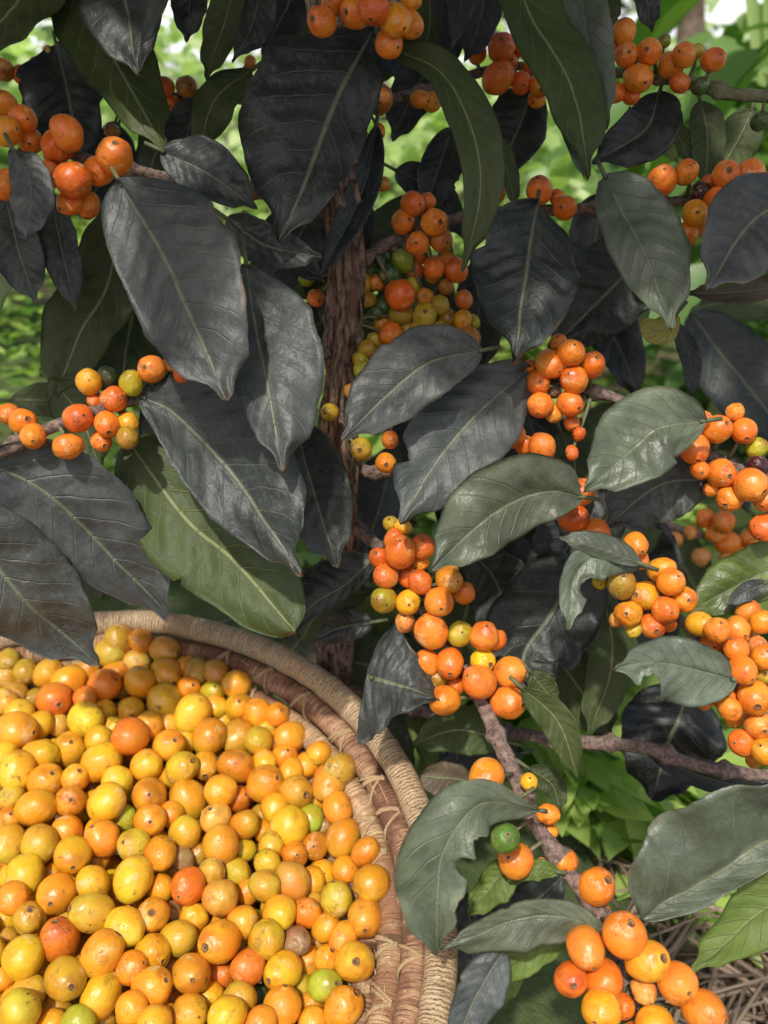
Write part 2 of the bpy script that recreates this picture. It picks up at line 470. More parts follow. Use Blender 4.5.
leaf_n = 0
def leaf(col, pts, dep, wid, label=None, parent=None, **kw):
    global leaf_n
    leaf_n += 1
    face = 'under' if col in 'uvyb' else 'top'
    face = kw.pop('face', face)
    if isinstance(wid, (int, float)): wid = (wid, wid)
    kw.setdefault('seed', leaf_n); pet = kw.pop('pet', .03)
    rq = random.Random(leaf_n * 7)
    if 'notch' not in kw and rq.random() < .45:      # insect bites at the edge
        t0 = rq.uniform(.2, .75); kw['notch'] = ((rq.choice((-1, 1)), t0, t0 + rq.uniform(.02, .05), rq.uniform(.06, .18)),)
    vs, fs, mi, uv, base, T0, N = leaf_geo(pts, dep, wid, face=face, **kw)
    nb = nearest_branch(base) if parent is None else (9, parent, base)
    # petiole: from the blade towards the branch it grows from
    aim = nb[2] - base; l = aim.length
    end = base - T0 * min(.012, pet)
    if l < .011: path = catmull([tuple(base + T0 * .002), tuple(base - T0 * l * .4), tuple(nb[2])], 6)
    else: path = catmull([tuple(base + T0 * .002), tuple(base - T0 * min(.007, pet))], 3)
    if kw.get('prof') == 'trunc': path = path[:1] + [tuple(base + T0 * .004)]
    path = [Vector(p) for p in path]
    n0 = len(fs); uvp = []
    tube_geo(path, [.0009] * len(path), 6, vs=vs, fs=fs)
    mi += [2] * (len(fs) - n0)
    uv += [(0, 0)] * (len(vs) - len(uv))
    r = random.Random(leaf_n)
    me = mesh_from('leaf', [v - base for v in vs], fs, mi, uv)
    o = link('leaf', me, nb[1], (M_LG if col in 'lv' else M_LT, M_LU, M_PET))
    o.location = base
    c = LEAFCOL[col]; f = r.uniform(.88, 1.14)
    o.color = (c[0] * f * r.uniform(.95, 1.06), c[1] * f, c[2] * f * r.uniform(.93, 1.08), 1)
    if label: o['label'] = label
    return o

# ------------------------------------------------------------------ the coffee tree
tree = thing('coffee_tree', 'dark leaved coffee tree hung with orange cherries, rising behind the woven basket', 'coffee tree')
TB = P(345, 690, .50)            # a point on the trunk above the basket rim
tx, ty_ = TB.x, TB.y
tpath = []
for i in range(60):
    z = .08 + .80 * i / 59
    tpath.append(Vector((tx + .0035 * sin(z * 17) + .0018 * sin(z * 43), ty_ + .004 * sin(z * 11 + 1), z)))
vs, fs, uv = [], [], []
tube_geo(tpath, [.0072 - .0020 * (i / 59) + .0011 * math.exp(-((i % 9 - 4) / 1.2) ** 2) for i in range(60)], 48, rough=.20, seed=3, vs=vs, fs=fs, uv=uv, ang_rough=1.0)
me = mesh_from('trunk', vs, fs, None, uv)
trunk = link('trunk', me, tree, (M_BARK,))
BRANCH.append((trunk, tpath[12:], .008))

def branch(pts, r0, r1, label=None, m=None, owner=None, nodes=True, seed=0):
    """pts: (px,py,depth)"""
    q = catmull(pts, 26 * (len(pts) - 1) + 1)
    path = [P(*p) for p in q]
    n = len(path)
    rad = []
    run = 0; rr = random.Random(seed + 9)
    for i in range(n):
        if i: run += (path[i] - path[i - 1]).length
        r = r0 + (r1 - r0) * i / (n - 1)
        if nodes: r *= 1 + .62 * math.exp(-((run % .027 - .0135) / .0026) ** 2)
        rad.append(r)
    vs, fs = [], []
    tube_geo(path, rad, 14, rough=.34, seed=seed, vs=vs, fs=fs, ang_rough=.25)
    # dry stipule crumbs at the nodes
    me = mesh_from('branch', vs, fs)
    o = link('branch', me, owner or tree, (m or M_TWIG,))
    if label: o['label'] = label
    if owner is None: BRANCH.append((o, path, r0))
    return o

b_left = branch([(330, 352, .405), (233, 379, .375), (190, 386, .36), (100, 410, .35), (45, 430, .345), (-30, 468, .34)], .0028, .0022, seed=1)
b_upleft = branch([(340, 215, .39), (250, 190, .38), (150, 175, .36), (90, 160, .35), (30, 140, .35), (-40, 135, .35)], .0026, .0022, seed=2)
b_a2 = branch([(345, 100, .385), (260, 102, .40), (200, 98, .43), (150, 96, .44), (60, 80, .44), (-20, 70, .44)], .0020, .0017, seed=3)
b_g = branch([(342, 275, .40), (395, 240, .395), (450, 220, .395), (520, 210, .39), (592, 208, .38), (690, 200, .365), (800, 188, .36)], .0026, .0020, seed=4)
b_top = branch([(345, 130, .385), (365, 60, .355), (395, 5, .34), (430, -60, .34)], .0026, .0020, seed=5)
b_c = branch([(345, 112, .385), (420, 92, .40), (470, 75, .415), (520, 66, .42), (560, 80, .42)], .0022, .0019, seed=6)
b_d = branch([(560, 70, .43), (600, 72, .40), (660, 78, .38), (700, 85, .375), (740, 95, .37), (800, 98, .365)], .0018, .0026, m=M_TWIGG, seed=7)
b_j = branch([(345, 395, .42), (430, 390, .41), (530, 378, .385), (584, 390, .375), (625, 403, .372), (690, 446, .37), (740, 468, .365), (800, 492, .36)], .0028, .0022, seed=8)
b_o = branch([(352, 470, .44), (450, 480, .42), (540, 500, .39), (600, 560, .37), (655, 598, .365), (690, 630, .36), (745, 690, .355), (790, 760, .35)], .0028, .0020, seed=9)
b_p = branch([(350, 690, .49), (470, 725, .46), (545, 738, .435), (640, 747, .42), (700, 766, .415), (780, 778, .41)], .0036, .0028, seed=10)
b_n = branch([(350, 520, .45), (400, 570, .405), (445, 640, .40), (484, 708, .375), (512, 768, .36), (540, 830, .35), (578, 885, .342), (618, 955, .338), (655, 1032, .335)], .0030, .0034, label='long drooping branch of orange cherries beside the basket', seed=11)

# cherries on the tree : (x, y, r px, colour[, scar dx, dy in r])
T = {}
T['A'] = (.340, [(5,104,12,'O'),(23,119,14,'O',.3,0),(6,132,15,'A'),(30,141,13,'O'),(67,133,16,'O'),(57,147,17,'R',.25,-.5),(115,157,18,'O'),(99,171,15,'O',.55,0),(48,175,14,'O',.15,.3),(73,180,18,'R'),(5,185,16,'O'),(70,203,12,'O'),(88,205,12,'O')])
T['A1'] = (.43, [(3,70,11,'N',0,0),(22,75,10,'R'),(37,65,8,'L',.2,-.3),(48,52,6,'P')])
T['A2'] = (.43, [(165,87,10,'R'),(187,87,11,'N',.3,-.1),(172,103,8,'O'),(112,131,7,'N'),(250,62,6,'O')])
T['B'] = (.318, [(322,22,15,'O'),(333,3,12,'O'),(356,12,16,'O',-.6,0),(374,8,16,'R',-.2,.6),(395,20,17,'A',.5,.4),(410,25,13,'A',.5,.5),(411,0,10,'A'),(389,44,14,'O',.6,.2)])
T['B2'] = (.388, [(379,100,15,'N',0,.2),(372,80,12,'N'),(359,140,11,'N',.2,.4),(363,155,9,'B'),(362,172,11,'N'),(383,184,7,'B'),(379,131,6,'O'),(420,99,9,'A'),(432,102,10,'A')])
T['C'] = (.41, [(477,52,10,'O'),(501,47,14,'R'),(498,78,15,'O'),(520,44,11,'R'),(508,62,10,'O'),(530,68,8,'O'),(540,86,11,'O'),(521,83,11,'R'),(537,99,9,'O')])
T['D'] = (.37, [(624,32,12,'O'),(626,55,12,'O',.2,-.2),(649,52,13,'O',-.2,-.2),(664,41,7,'G',.1,-.6),(684,55,12,'O'),(671,65,13,'O',.3,0),(638,78,14,'O',.5,.3),(615,93,10,'O'),(680,83,10,'R'),(713,60,12.5,'O'),(612,47,6,'R'),(760,121,9,'g'),(697,51,5,'V'),(700,86,9,'g'),(631,96,9,'O')])
T['E'] = (.352, [(662,181,15,'O'),(686,172,12,'O',.5,-.6),(726,175,14.5,'O'),(751,172,13,'O',-.1,.2),(718,202,15,'O',-.4,.2),(695,213,13,'A'),(701,192,10,'D'),(686,234,12,'O'),(709,182,7,'R'),(746,193,10,'R'),(765,180,8,'O'),(699,224,9,'O')])
T['F'] = (.375, [(539,190,13,'O'),(557,197,8,'O'),(565,208,12,'O'),(496,193,10,'O')])
T['G'] = (.385, [(413,204,12,'R',.5,0),(428,201,8,'O'),(403,222,12,'O'),(434,222,14,'O',.5,0),(418,243,12,'O'),(441,240,12,'N')])
T['H'] = (.405, [(371,271,8,'g'),(390,275,11,'g'),(381,259,9,'g'),(403,261,11,'G'),(414,271,10,'R'),(434,268,11,'O'),(456,270,12,'R'),(432,276,7,'A'),(362,284,10,'B'),(376,283,8,'O'),(384,306,10,'g'),(400,295,15,'R'),(401,314,11,'L'),(383,324,9,'B'),(425,316,13,'V',0,-.3),(426,299,10,'B'),(448,319,10,'L',.2,-.3),(391,334,12,'O'),(406,330,9,'L'),(469,338,11,'N',.5,.3),(454,333,8,'L'),(432,334,9,'O'),(464,300,9,'R'),(446,287,8,'N')])
T['H2'] = (.405, [(367,349,10,'V',.7,-.2),(364,371,10,'V'),(330,412,9,'V'),(361,449,12,'V',-.1,.1),(390,440,9,'O'),(386,463,11,'A'),(316,298,9,'O',.3,.3),(306,278,8,'G'),(331,318,7,'G'),(352,392,8,'N')])
T['I'] = (.347, [(9,414,11,'R'),(23,422,14,'O',.3,-.2),(33,436,13,'O'),(68,446,13,'O'),(78,418,15,'R'),(89,382,13,'A'),(108,377,10,'g'),(131,383,12,'V'),(114,399,13,'R',.6,-.2),(107,424,13,'O',.1,.6),(101,441,11,'O',.3,.4),(128,423,11,'B'),(127,438,11,'L'),(152,369,14,'O',-.5,-.1),(172,364,9,'P'),(185,373,12,'O',.3,.4),(95,401,7,'R'),(233,379,7,'O')])
T['J'] = (.362, [(550,364,14,'O',.6,.5),(571,353,14,'O'),(559,343,9,'O'),(592,365,13,'O'),(574,380,15,'O'),(538,383,13,'O'),(540,405,13,'O'),(570,404,13,'O',.6,.3),(554,392,7,'K'),(554,414,9,'B'),(530,366,6,'O'),(572,423,8,'R'),(579,434,7,'R'),(572,453,6,'R')])
T['K'] = (.368, [(515,436,11,'O'),(542,447,14,'O'),(525,446,10,'O'),(548,475,11,'O'),(582,492,14,'O'),(574,518,14,'R',.8,-.1),(597,531,13,'O',.6,.6)])
T['L'] = (.355, [(717,429,15,'O'),(744,431,13,'O',.2,.6),(694,448,15,'O'),(721,473,14.5,'O',.5,.2),(751,485,17,'O',.7,.4),(729,498,14,'O'),(758,466,11,'D'),(675,449,6,'O'),(757,448,10,'V'),(712,489,8,'O'),(764,528,14,'R')])
T['N'] = (.375, [(386,576,13,'R',-.7,.3),(409,577,11,'R'),(420,582,12,'R'),(449,580,14,'B',.6,.1),(464,593,11,'R'),(384,600,13,'L'),(408,602,13,'Y'),(439,602,15,'O',.15,.45),(405,622,11,'P'),(431,631,16.5,'O',-.4,-.75),(460,634,13,'V',.15,-.1),(484,636,15,'O',.2,-.6),(496,640,10,'O'),(428,662,12,'O'),(450,663,15,'O',0,.65),(483,661,13,'Y',.6,.3),(479,682,17,'O',-.6,-.3),(510,672,16,'O',.9,.1),(445,700,16,'O',-.35,0),(508,702,17,'O',.8,.2),(456,686,9,'R'),(438,678,10,'L'),(391,524,8,'V'),(403,527,8,'Y'),(400,552,16,'R',0,-.6),(394,539,10,'R'),(422,547,13,'R'),(380,558,11,'R'),(448,567,11,'B'),(421,563,8,'A')])
T['O'] = (.348, [(635,545,13,'O',.5,.5),(640,560,9,'O'),(622,584,15,'L',.1,-.5),(645,595,14.5,'A',-.5,0),(671,582,14,'O',.5,-.4),(662,570,13,'A'),(684,599,13,'O'),(665,610,14,'O',.4,.2),(629,614,14,'A',-.2,0),(652,626,13,'O',.3,.4),(669,625,7,'O'),(617,619,8,'P'),(634,630,8,'V'),(600,582,7,'V')])
T['P'] = (.340, [(700,624,13,'A'),(717,630,13,'O',.3,-.5),(737,629,13,'O'),(736,649,13,'O'),(757,645,10,'P'),(743,670,14,'O',.5,.6),(764,657,13,'O'),(764,675,10,'V'),(754,697,17,'O'),(724,697,13,'O'),(730,709,12,'O'),(759,725,14,'O',.3,.4),(742,743,14,'O',-.5,0),(765,752,14,'A'),(704,702,8,'O'),(754,760,7,'A')])
T['Q'] = (.345, [(487,777,18.5,'A',-.1,.5),(529,782,9,'Y'),(516,861,18,'O',-.4,-.2),(548,814,11,'O'),(550,832,6,'O'),(565,861,13,'O'),(596,887,19,'O',.6,-.3),(601,914,11,'A',.2,.1),(542,866,8,'P')])
T['Q2'] = (.322, [(505,838,15,'H',.2,-.2)])
T['X'] = (.405, [(368,300,9,'L'),(377,313,9,'g'),(412,287,9,'V'),(440,306,10,'L'),(418,330,9,'V'),(441,331,10,'L'),(463,320,10,'B'),(472,322,8,'V'),(398,262,7,'g'),(420,256,8,'O'),(446,258,9,'O'),(375,340,8,'V'),(360,360,8,'V')])
T['X2'] = (.352, [(748,612,12,'O'),(762,622,12,'A'),(748,640,9,'O'),(712,645,12,'O'),(722,655,11,'O'),(762,692,12,'O'),(736,716,11,'A'),(752,742,11,'O'),(735,412,9,'O'),(703,420,10,'O'),(764,500,11,'O'),(700,470,10,'O')])
T['R'] = (.318, [(624,935,22,'O',.35,-.45),(647,961,21,'A',.7,-.1),(586,948,19,'O'),(604,980,19,'O',.1,.6),(571,979,17,'R',.1,.3),(677,983,20,'O'),(602,1009,20,'A'),(704,1011,21,'O',.8,.5),(655,1026,19,'A'),(644,990,13,'P'),(623,1006,11,'O'),(634,1040,16,'O'),(680,1050,16,'O')])
for key, (d, lst) in T.items():
    r = random.Random(len(key) + ord(key[0]))
    mean = sum(e[2] for e in lst) / len(lst)
    items = [dict(x=e[0], y=e[1], rp=max(e[2], mean * .66) * 1.02, c=e[3], d=d - .0009 * (e[2] - mean) + r.uniform(-.002, .002),
                  scar=((e[0] + e[4] * e[2], e[1] + e[5] * e[2]) if len(e) > 5 else None)) for e in lst]
    relax(items, .84)
    for it in items:
        pc = P(it['x'], it['y'], it['d']); nb = nearest_branch(pc)
        place_cherry(it, r, nb[1], away=(pc - nb[2]).normalized())
        rc_ = it['rp'] * it['d'] / F
        if rc_ + .002 < nb[0] < .035:
            m_ = pc.lerp(nb[2], .55) + Vector((r.gauss(0, .001), r.gauss(0, .001), .001))
            sv, sf = tube_geo([pc.lerp(nb[2], .8 * rc_ / nb[0]), m_, nb[2]], [.0007, .0008, .0012], 6)
            link('stalk', mesh_from('stalk', sv, sf), nb[1], (M_TWIGG,))

# ------------------------------------------------------------------ leaves of the tree
# upper left
leaf('u', [(60,-60),(20,0),(-30,50)], (.37,.36), 40)
leaf('u', [(55,-60),(86,10),(128,85),(167,154)], (.38,.365), (38,40), roll=.25)
leaf('g', [(112,-60),(124,0),(138,73)], (.35,.34), (42,38), roll=-.2)
leaf('d', [(56,44),(66,90),(80,165)], (.43,.42), (46,38))
leaf('h', [(12,148),(30,185),(26,242)], (.325,.315), (22,22), fold=-.2, label='small curled dusty leaf with a pale worn tip')
leaf('g', [(2,190),(18,250),(37,304)], (.36,.355), 26)
leaf('g', [(50,192),(62,250),(76,312)], (.365,.36), 19, fold=.3)
leaf('u', [(122,205),(108,285),(80,335),(50,408)], (.40,.40), (42,36))
leaf('u', [(150,250),(130,330),(120,415)], (.43,.42), 42)
leaf('h', [(120,182),(165,260),(200,340),(226,400)], (.320,.300), (52,72), fold=.06, roll=-.22, notch=((-1,.9,.97,.2),), label='large dusty grey leaf with a dry brown tip')
leaf('g', [(160,150),(205,172),(256,208)], (.345,.34), (26,30))
leaf('g', [(226,218),(268,246),(322,257)], (.345,.345), (24,20), fold=.35, wav=.15)
leaf('h', [(246,262),(254,319),(268,390),(283,472)], (.335,.315), (34,60), roll=.15)
leaf('d', [(374,30),(335,105),(303,190),(278,242)], (.345,.335), (82,40), roll=.15, label='broad dark leaf hanging below the topmost cherries')
leaf('g', [(376,125),(366,180),(342,235),(317,281)], (.375,.37), (14,17), fold=.5, wav=.12)
leaf('u', [(252,70),(215,100),(198,157)], (.38,.375), (18,26), fold=.3)
leaf('u', [(240,-25),(222,30),(206,80)], (.37,.37), 20)
leaf('g', [(262,-25),(252,25),(232,62)], (.36,.355), (12,22))
leaf('d', [(190,-45),(190,0),(186,42)], (.40,.40), 19)
leaf('g', [(196,98),(186,135),(176,172)], (.42,.42), 25)
leaf('d', [(300,-55),(290,0),(262,55)], (.385,.38), 28)
leaf('h', [(168,-30),(154,10),(140,46)], (.33,.325), (6,12), fold=.4)
leaf('d', [(330,180),(290,250),(250,300)], (.40,.41), 34)
leaf('d', [(255,222),(300,262),(325,282)], (.37,.37), 16)
# upper right
leaf('u', [(386,46),(440,72),(472,130),(480,195),(462,274)], (.335,.32,.33), (21,26), fold=.22, label='long arching olive leaf seen from below')
leaf('u', [(500,-60),(530,15),(572,90),(588,180)], (.345,.335), (33,36), roll=.25, label='long olive leaf with a torn tip, hanging from the top')
leaf('l', [(578,-50),(585,20),(608,128)], (.35,.345), (28,24), roll=-.2, wav=.14)
leaf('l', [(553,92),(565,130),(585,180)], (.34,.34), (5,6), wav=.2)
leaf('d', [(532,88),(520,125),(494,182)], (.425,.42), (34,28))
leaf('d', [(452,128),(440,165),(424,214)], (.42,.42), (20,24))
leaf('u', [(484,126),(505,165),(516,210)], (.37,.37), (9,12))
leaf('g', [(537,204),(528,260),(514,362)], (.36,.335), (56,52), fold=.10, roll=.1, label='broad dark grey leaf with a pale midrib')
leaf('d', [(662,235),(620,280),(548,352)], (.40,.41), (46,40))
leaf('l', [(604,174),(622,210),(648,262),(672,330)], (.345,.325), (30,44), roll=-.15, wav=.08)
leaf('y', [(676,314),(660,332),(640,322)], (.37,.37), 13, prof='round')
leaf('h', [(800,195),(752,222),(709,288)], (.335,.32), (46,50), label='broad grey leaf at the right edge over the cherries')
leaf('v', [(718,240),(726,265),(722,288)], (.336,.335), (10,12), prof='round')
leaf('d', [(660,90),(645,130),(592,163)], (.385,.38), (26,30), fold=.3)
leaf('u', [(700,100),(708,140),(704,188)], (.40,.40), 19)
leaf('u', [(752,108),(738,140),(712,182)], (.41,.41), 22)
leaf('u', [(664,118),(680,140),(692,165)], (.40,.40), (14,12))
leaf('v', [(650,132),(662,145),(678,162)], (.385,.385), (8,9), fold=.4)
leaf('d', [(632,-45),(645,-10),(652,32)], (.37,.37), 16)
leaf('u', [(590,-50),(600,0),(604,44)], (.40,.40), 22)
leaf('d', [(440,-30),(452,30),(445,75)], (.38,.38), 16)
leaf('g', [(470,-40),(462,0),(452,48)], (.36,.36), (12,14))
leaf('d', [(490,-40),(480,20),(465,62)], (.40,.40), 20)
leaf('d', [(435,52),(415,90),(392,140)], (.42,.42), 24)
leaf('u', [(425,-30),(430,20),(420,62)], (.40,.40), 18)
leaf('b', [(790,286),(735,292),(684,294)], (.38,.385), (14,13), fold=.4, wav=.15)
leaf('d', [(676,322),(690,360),(692,400)], (.42,.42), (10,11))
leaf('g', [(395,170),(430,190),(465,240)], (.43,.43), 20)
# centre
leaf('h', [(484,350),(430,362),(388,394),(341,441)], (.345,.330), (40,36), fold=.02, roll=.1, label='grey leaf with pale scratched veins in front of the trunk')
leaf('h', [(528,370),(475,416),(434,465),(400,524)], (.365,.345), (46,48), roll=-.1, notch=((-1,.66,.76,.35),), label='grey ribbed leaf with a bite in its edge')
leaf('l', [(583,497),(545,492),(492,515),(429,571)], (.345,.325), (46,36), roll=.2, fold=.05, label='pale smooth leaf in light over the central cherries')
leaf('l', [(705,421),(660,428),(637,446),(584,492)], (.330,.320), (46,38), fold=.10, roll=-.1, label='bright dusty leaf with a curled stalk end')
leaf('h', [(712,480),(660,485),(606,527)], (.365,.365), (38,38))
leaf('l', [(642,566),(598,556),(574,580),(568,630)], (.34,.33), (17,24), fold=.2, wav=.2, notch=((1,.5,.75,.6),))
leaf('l', [(642,564),(600,548),(559,538)], (.336,.332), (16,10), fold=-.2)
leaf('d', [(592,558),(545,622),(524,665),(555,712)], (.415,.40), (54,50))
leaf('u', [(602,588),(612,660),(588,738)], (.43,.43), (26,24))
leaf('l', [(736,680),(690,668),(652,662),(614,668)], (.332,.318), (28,38), fold=.08, notch=((1,.62,.82,.62),), label='bright leaf with a ragged bite in its edge')
leaf('k', [(690,685),(670,740),(652,800)], (.465,.46), (54,50))
leaf('v', [(800,556),(748,580),(688,612)], (.365,.36), (34,26), fold=.2, face='top')
leaf('h', [(768,582),(745,592),(726,606)], (.350,.35), (9,10), fold=.1)
leaf('d', [(376,556),(345,585),(312,606),(284,640)], (.40,.39), (34,14), fold=-.15)
leaf('d', [(374,622),(340,628),(312,642)], (.42,.42), (18,16))
leaf('g', [(365,676),(400,685),(435,698)], (.375,.36), (62,64), prof='trunc', fold=-.25, roll=.25, label='broken off grey leaf folded along its midrib')
leaf('u', [(508,742),(460,730),(412,745)], (.41,.41), (26,24))
leaf('b', [(472,782),(448,778),(420,776)], (.40,.40), (16,19), prof='round')
leaf('u', [(522,688),(558,722),(578,778)], (.36,.36), (18,16), fold=.35)
leaf('u', [(528,768),(552,785),(560,812)], (.39,.39), (12,14))
leaf('u', [(530,672),(545,690),(560,702)], (.385,.385), 14)
leaf('l', [(543,811),(482,803),(446,846),(438,900),(437,950)], (.330,.305,.31), (46,32), fold=.10, notch=((1,.38,.50,.28),(1,.53,.68,.5),(1,.76,.84,.22)), skew=(1.9, 1.2), pet=.002, label='big drooping leaf with ragged chewed edge beside the basket rim')
leaf('l', [(520,798),(500,812),(484,826)], (.335,.333), (16,12), wav=.2)
leaf('l', [(605,930),(560,916),(505,924),(440,950)], (.322,.315), (17,32), fold=-.1, wav=.12)
leaf('v', [(575,934),(530,950),(478,990)], (.345,.345), (26,20))
leaf('h', [(505,950),(482,985),(452,1050)], (.325,.32), (24,26), face='top')
leaf('v', [(516,858),(492,885),(468,915)], (.35,.345), (17,20))
leaf('v', [(560,872),(535,868),(508,880)], (.34,.34), (9,12))
leaf('l', [(640,916),(690,892),(768,848),(850,800)], (.325,.305), (20,84), fold=.12, roll=-.15, prof='round', notch=(), label='big pale corrugated leaf with a dry brown lower edge')
leaf('v', [(830,868),(768,908),(690,972)], (.345,.345), (34,30), fold=.1)
leaf('k', [(648,752),(700,776),(790,798)], (.43,.43), (12,18), wav=.3)
leaf('u', [(545,640),(580,690),(612,740)], (.45,.45), 30)
leaf('d', [(470,550),(500,590),(505,660)], (.44,.44), 34)
leaf('u', [(500,540),(470,600),(450,690)], (.46,.46), 42)
leaf('d', [(510,400),(500,470),(480,540)], (.44,.44), 36)
leaf('u', [(560,430),(575,470),(562,530)], (.42,.42), 22)
leaf('d', [(610,470),(560,560),(530,600)], (.43,.43), 40)
leaf('u', [(625,505),(612,545),(592,600)], (.43,.43), 24)
leaf('d', [(560,300),(610,330),(640,400)], (.45,.45), 26)
# left middle
leaf('g', [(142,397),(182,420),(242,490),(303,577)], (.350,.325), (42,66), fold=.08, roll=-.25, label='big dark leaf with a bluish sheen at its tip')
leaf('u', [(128,440),(185,518),(235,562),(296,632)], (.375,.36), (50,56), prof='round', fold=.05, roll=.1, label='broad olive leaf overhanging the basket rim')
leaf('g', [(295,420),(310,480),(338,568)], (.375,.37), 38)
leaf('h', [(-28,458),(50,496),(112,560),(173,622)], (.338,.39), (40,60), notch=(), fold=.05, roll=-.1, label='large grey ribbed leaf over the basket')
leaf('h', [(-70,500),(0,572),(45,620),(99,665)], (.328,.385), (52,60), notch=(), fold=.04, label='front grey leaf dipping its tip into the basket')
leaf('u', [(50,380),(80,415),(100,470)], (.40,.40), (24,28))
leaf('u', [(10,400),(60,400),(110,398)], (.44,.44), 18)
leaf('u', [(30,200),(-5,260),(-10,330)], (.42,.42), 26)
leaf('u', [(300,640),(330,600),(375,590)], (.46,.46), 22)

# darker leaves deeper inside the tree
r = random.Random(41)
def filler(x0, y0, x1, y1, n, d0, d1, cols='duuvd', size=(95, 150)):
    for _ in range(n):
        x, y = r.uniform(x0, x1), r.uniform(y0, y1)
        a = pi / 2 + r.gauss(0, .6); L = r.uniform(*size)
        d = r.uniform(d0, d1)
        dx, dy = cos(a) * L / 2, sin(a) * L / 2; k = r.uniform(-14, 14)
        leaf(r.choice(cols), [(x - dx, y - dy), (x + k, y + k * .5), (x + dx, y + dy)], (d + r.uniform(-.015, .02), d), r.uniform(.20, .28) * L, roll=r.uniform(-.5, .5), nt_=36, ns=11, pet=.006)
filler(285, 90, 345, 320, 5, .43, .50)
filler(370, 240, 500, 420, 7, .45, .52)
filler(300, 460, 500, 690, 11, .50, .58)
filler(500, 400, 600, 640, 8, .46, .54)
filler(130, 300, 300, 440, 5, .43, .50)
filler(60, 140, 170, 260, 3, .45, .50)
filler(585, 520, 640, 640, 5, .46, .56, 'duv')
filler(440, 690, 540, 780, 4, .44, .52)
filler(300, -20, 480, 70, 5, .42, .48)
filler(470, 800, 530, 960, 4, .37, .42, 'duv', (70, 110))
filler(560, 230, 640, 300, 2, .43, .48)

# the unseen upper crown of the tree: it throws the shade on the upper half of the plant
def small_leaf(vs, fs, p, T, N, L, wd):
    T = T.normalized(); N = (N - T * N.dot(T)).normalized(); S = T.cross(N); b = len(vs)
    prof = ((0, .05), (.25, .8), (.5, 1), (.75, .62), (1, .03))
    for t, w in prof:
        c = p + T * (L * t) - N * (L * .18 * t * t)
        for s in (-1, 0, 1): vs.append(c + S * (s * w * wd) + N * (abs(s) * w * wd * .22))
    for i in range(4):
        for j in range(2):
            k = b + i * 3 + j
            fs.append((k, k + 1, k + 4, k + 3))

def plain_leaf_mat(name, c1, c2, trans=.25, sat=1.0):
    m, nt, b, out = mat(name); k = NT(nt)
    tc = k.n('ShaderNodeTexCoord'); geo = k.n('ShaderNodeNewGeometry')
    rnd = geo.outputs['Random Per Island']
    c = k.mix(rnd, C4(c1), C4(c2))
    k.set(b.inputs['Base Color'], c); b.inputs['Roughness'].default_value = .45
    tr = k.n('ShaderNodeBsdfTranslucent'); k.set(tr.inputs[0], k.mix(1.0, c, (1.6, 1.9, .9, 1), 'MULTIPLY'))
    ms = k.n('ShaderNodeMixShader', i_0=trans)
    nt.links.new(b.outputs[0], ms.inputs[1]); nt.links.new(tr.outputs[0], ms.inputs[2]); nt.links.new(ms.outputs[0], out.inputs[0])
    return m
M_CROWN = plain_leaf_mat('crown_leaf', (.035, .045, .035), (.06, .075, .03), .15)
vs, fs = [], []
for i in range(620):
    x, y, z = r.uniform(-.55, .42), r.uniform(.18, .80), r.uniform(.70, .92)
    edge = .20 if x < -.24 else (.205 if x < -.06 else .225)
    if y > (.56 if x < .02 else .44): continue
    if y < edge + .03 * r.random(): continue
    a = r.uniform(0, 2 * pi)
    small_leaf(vs, fs, Vector((x, y, z)), Vector((cos(a), sin(a), -.4)), Vector((r.gauss(0, .3), r.gauss(0, .3), 1)), r.uniform(.09, .14), r.uniform(.024, .032))
crown = link('crown', mesh_from('crown', vs, fs), tree, (M_CROWN,))

# ------------------------------------------------------------------ basket
PB = radians(38.0)
BC = (-.1499, .1776); BH = .348
def BW(x, y, z):
    return CAM + RT * x + FW * (y * cos(PB) - z * sin(PB)) + UP * (y * sin(PB) + z * cos(PB))
B0 = BW(BC[0], BC[1], -BH)
BX = RT.copy(); BYv = (BW(0, 1, 0) - CAM).normalized(); BZ = (BW(0, 0, 1) - CAM).normalized()
BM = Matrix((BX, BYv, BZ)).transposed().to_4x4()
basket = thing('woven_basket', 'round coiled basket of banded straw and bark, heaped with yellow coffee cherries', 'basket')
basket.matrix_world = Matrix.Translation(B0) @ BM

def coil_mat(name, c_lo, c_hi, stripe, dark, ring=0.0):
    m, nt, b, out = mat(name); k = NT(nt)
    tc = k.n('ShaderNodeTexCoord'); uvv = tc.outputs['UV']
    n0 = k.noise(k.vmul(uvv, (.55, 1.2, 1)), 1.0, 4, .6)
    n1 = k.noise(k.vmul(uvv, (26, 2.2, 1)), 1.0, 4, .65)     # fibres lying across the coil
    n2 = k.noise(k.vmul(uvv, (7, 7, 1)), 2.2, 4, .7)
    c = k.mix(k.ramp(n1, .34, .64), C4(c_lo), C4(c_hi))
    c = k.mix(k.math('MULTIPLY', k.ramp(n0, .47, .58), .8), c, C4(stripe))
    c = k.mix(k.math('MULTIPLY', k.ramp(n2, .57, .65), .75), c, C4(dark))
    h = n1
    if ring:
        sep = k.n('ShaderNodeSeparateXYZ', i_0=uvv)
        w = k.math('ABSOLUTE', k.math('SINE', k.math('MULTIPLY', k.math('ADD', sep.outputs[0], k.math('MULTIPLY', n2, .16)), ring)))
        h = k.math('ADD', k.math('MULTIPLY', k.ramp(w, 0, .5), .6), n1)
        c = k.mix(k.math('MULTIPLY', k.ramp(w, .22, .02), .45), c, C4(dark))
    k.set(b.inputs['Base Color'], c); b.inputs['Roughness'].default_value = .62
    b.inputs['Specular IOR Level'].default_value = .3
    k.set(b.inputs['Normal'], k.bump(h, .0017, 1.0))
    return m
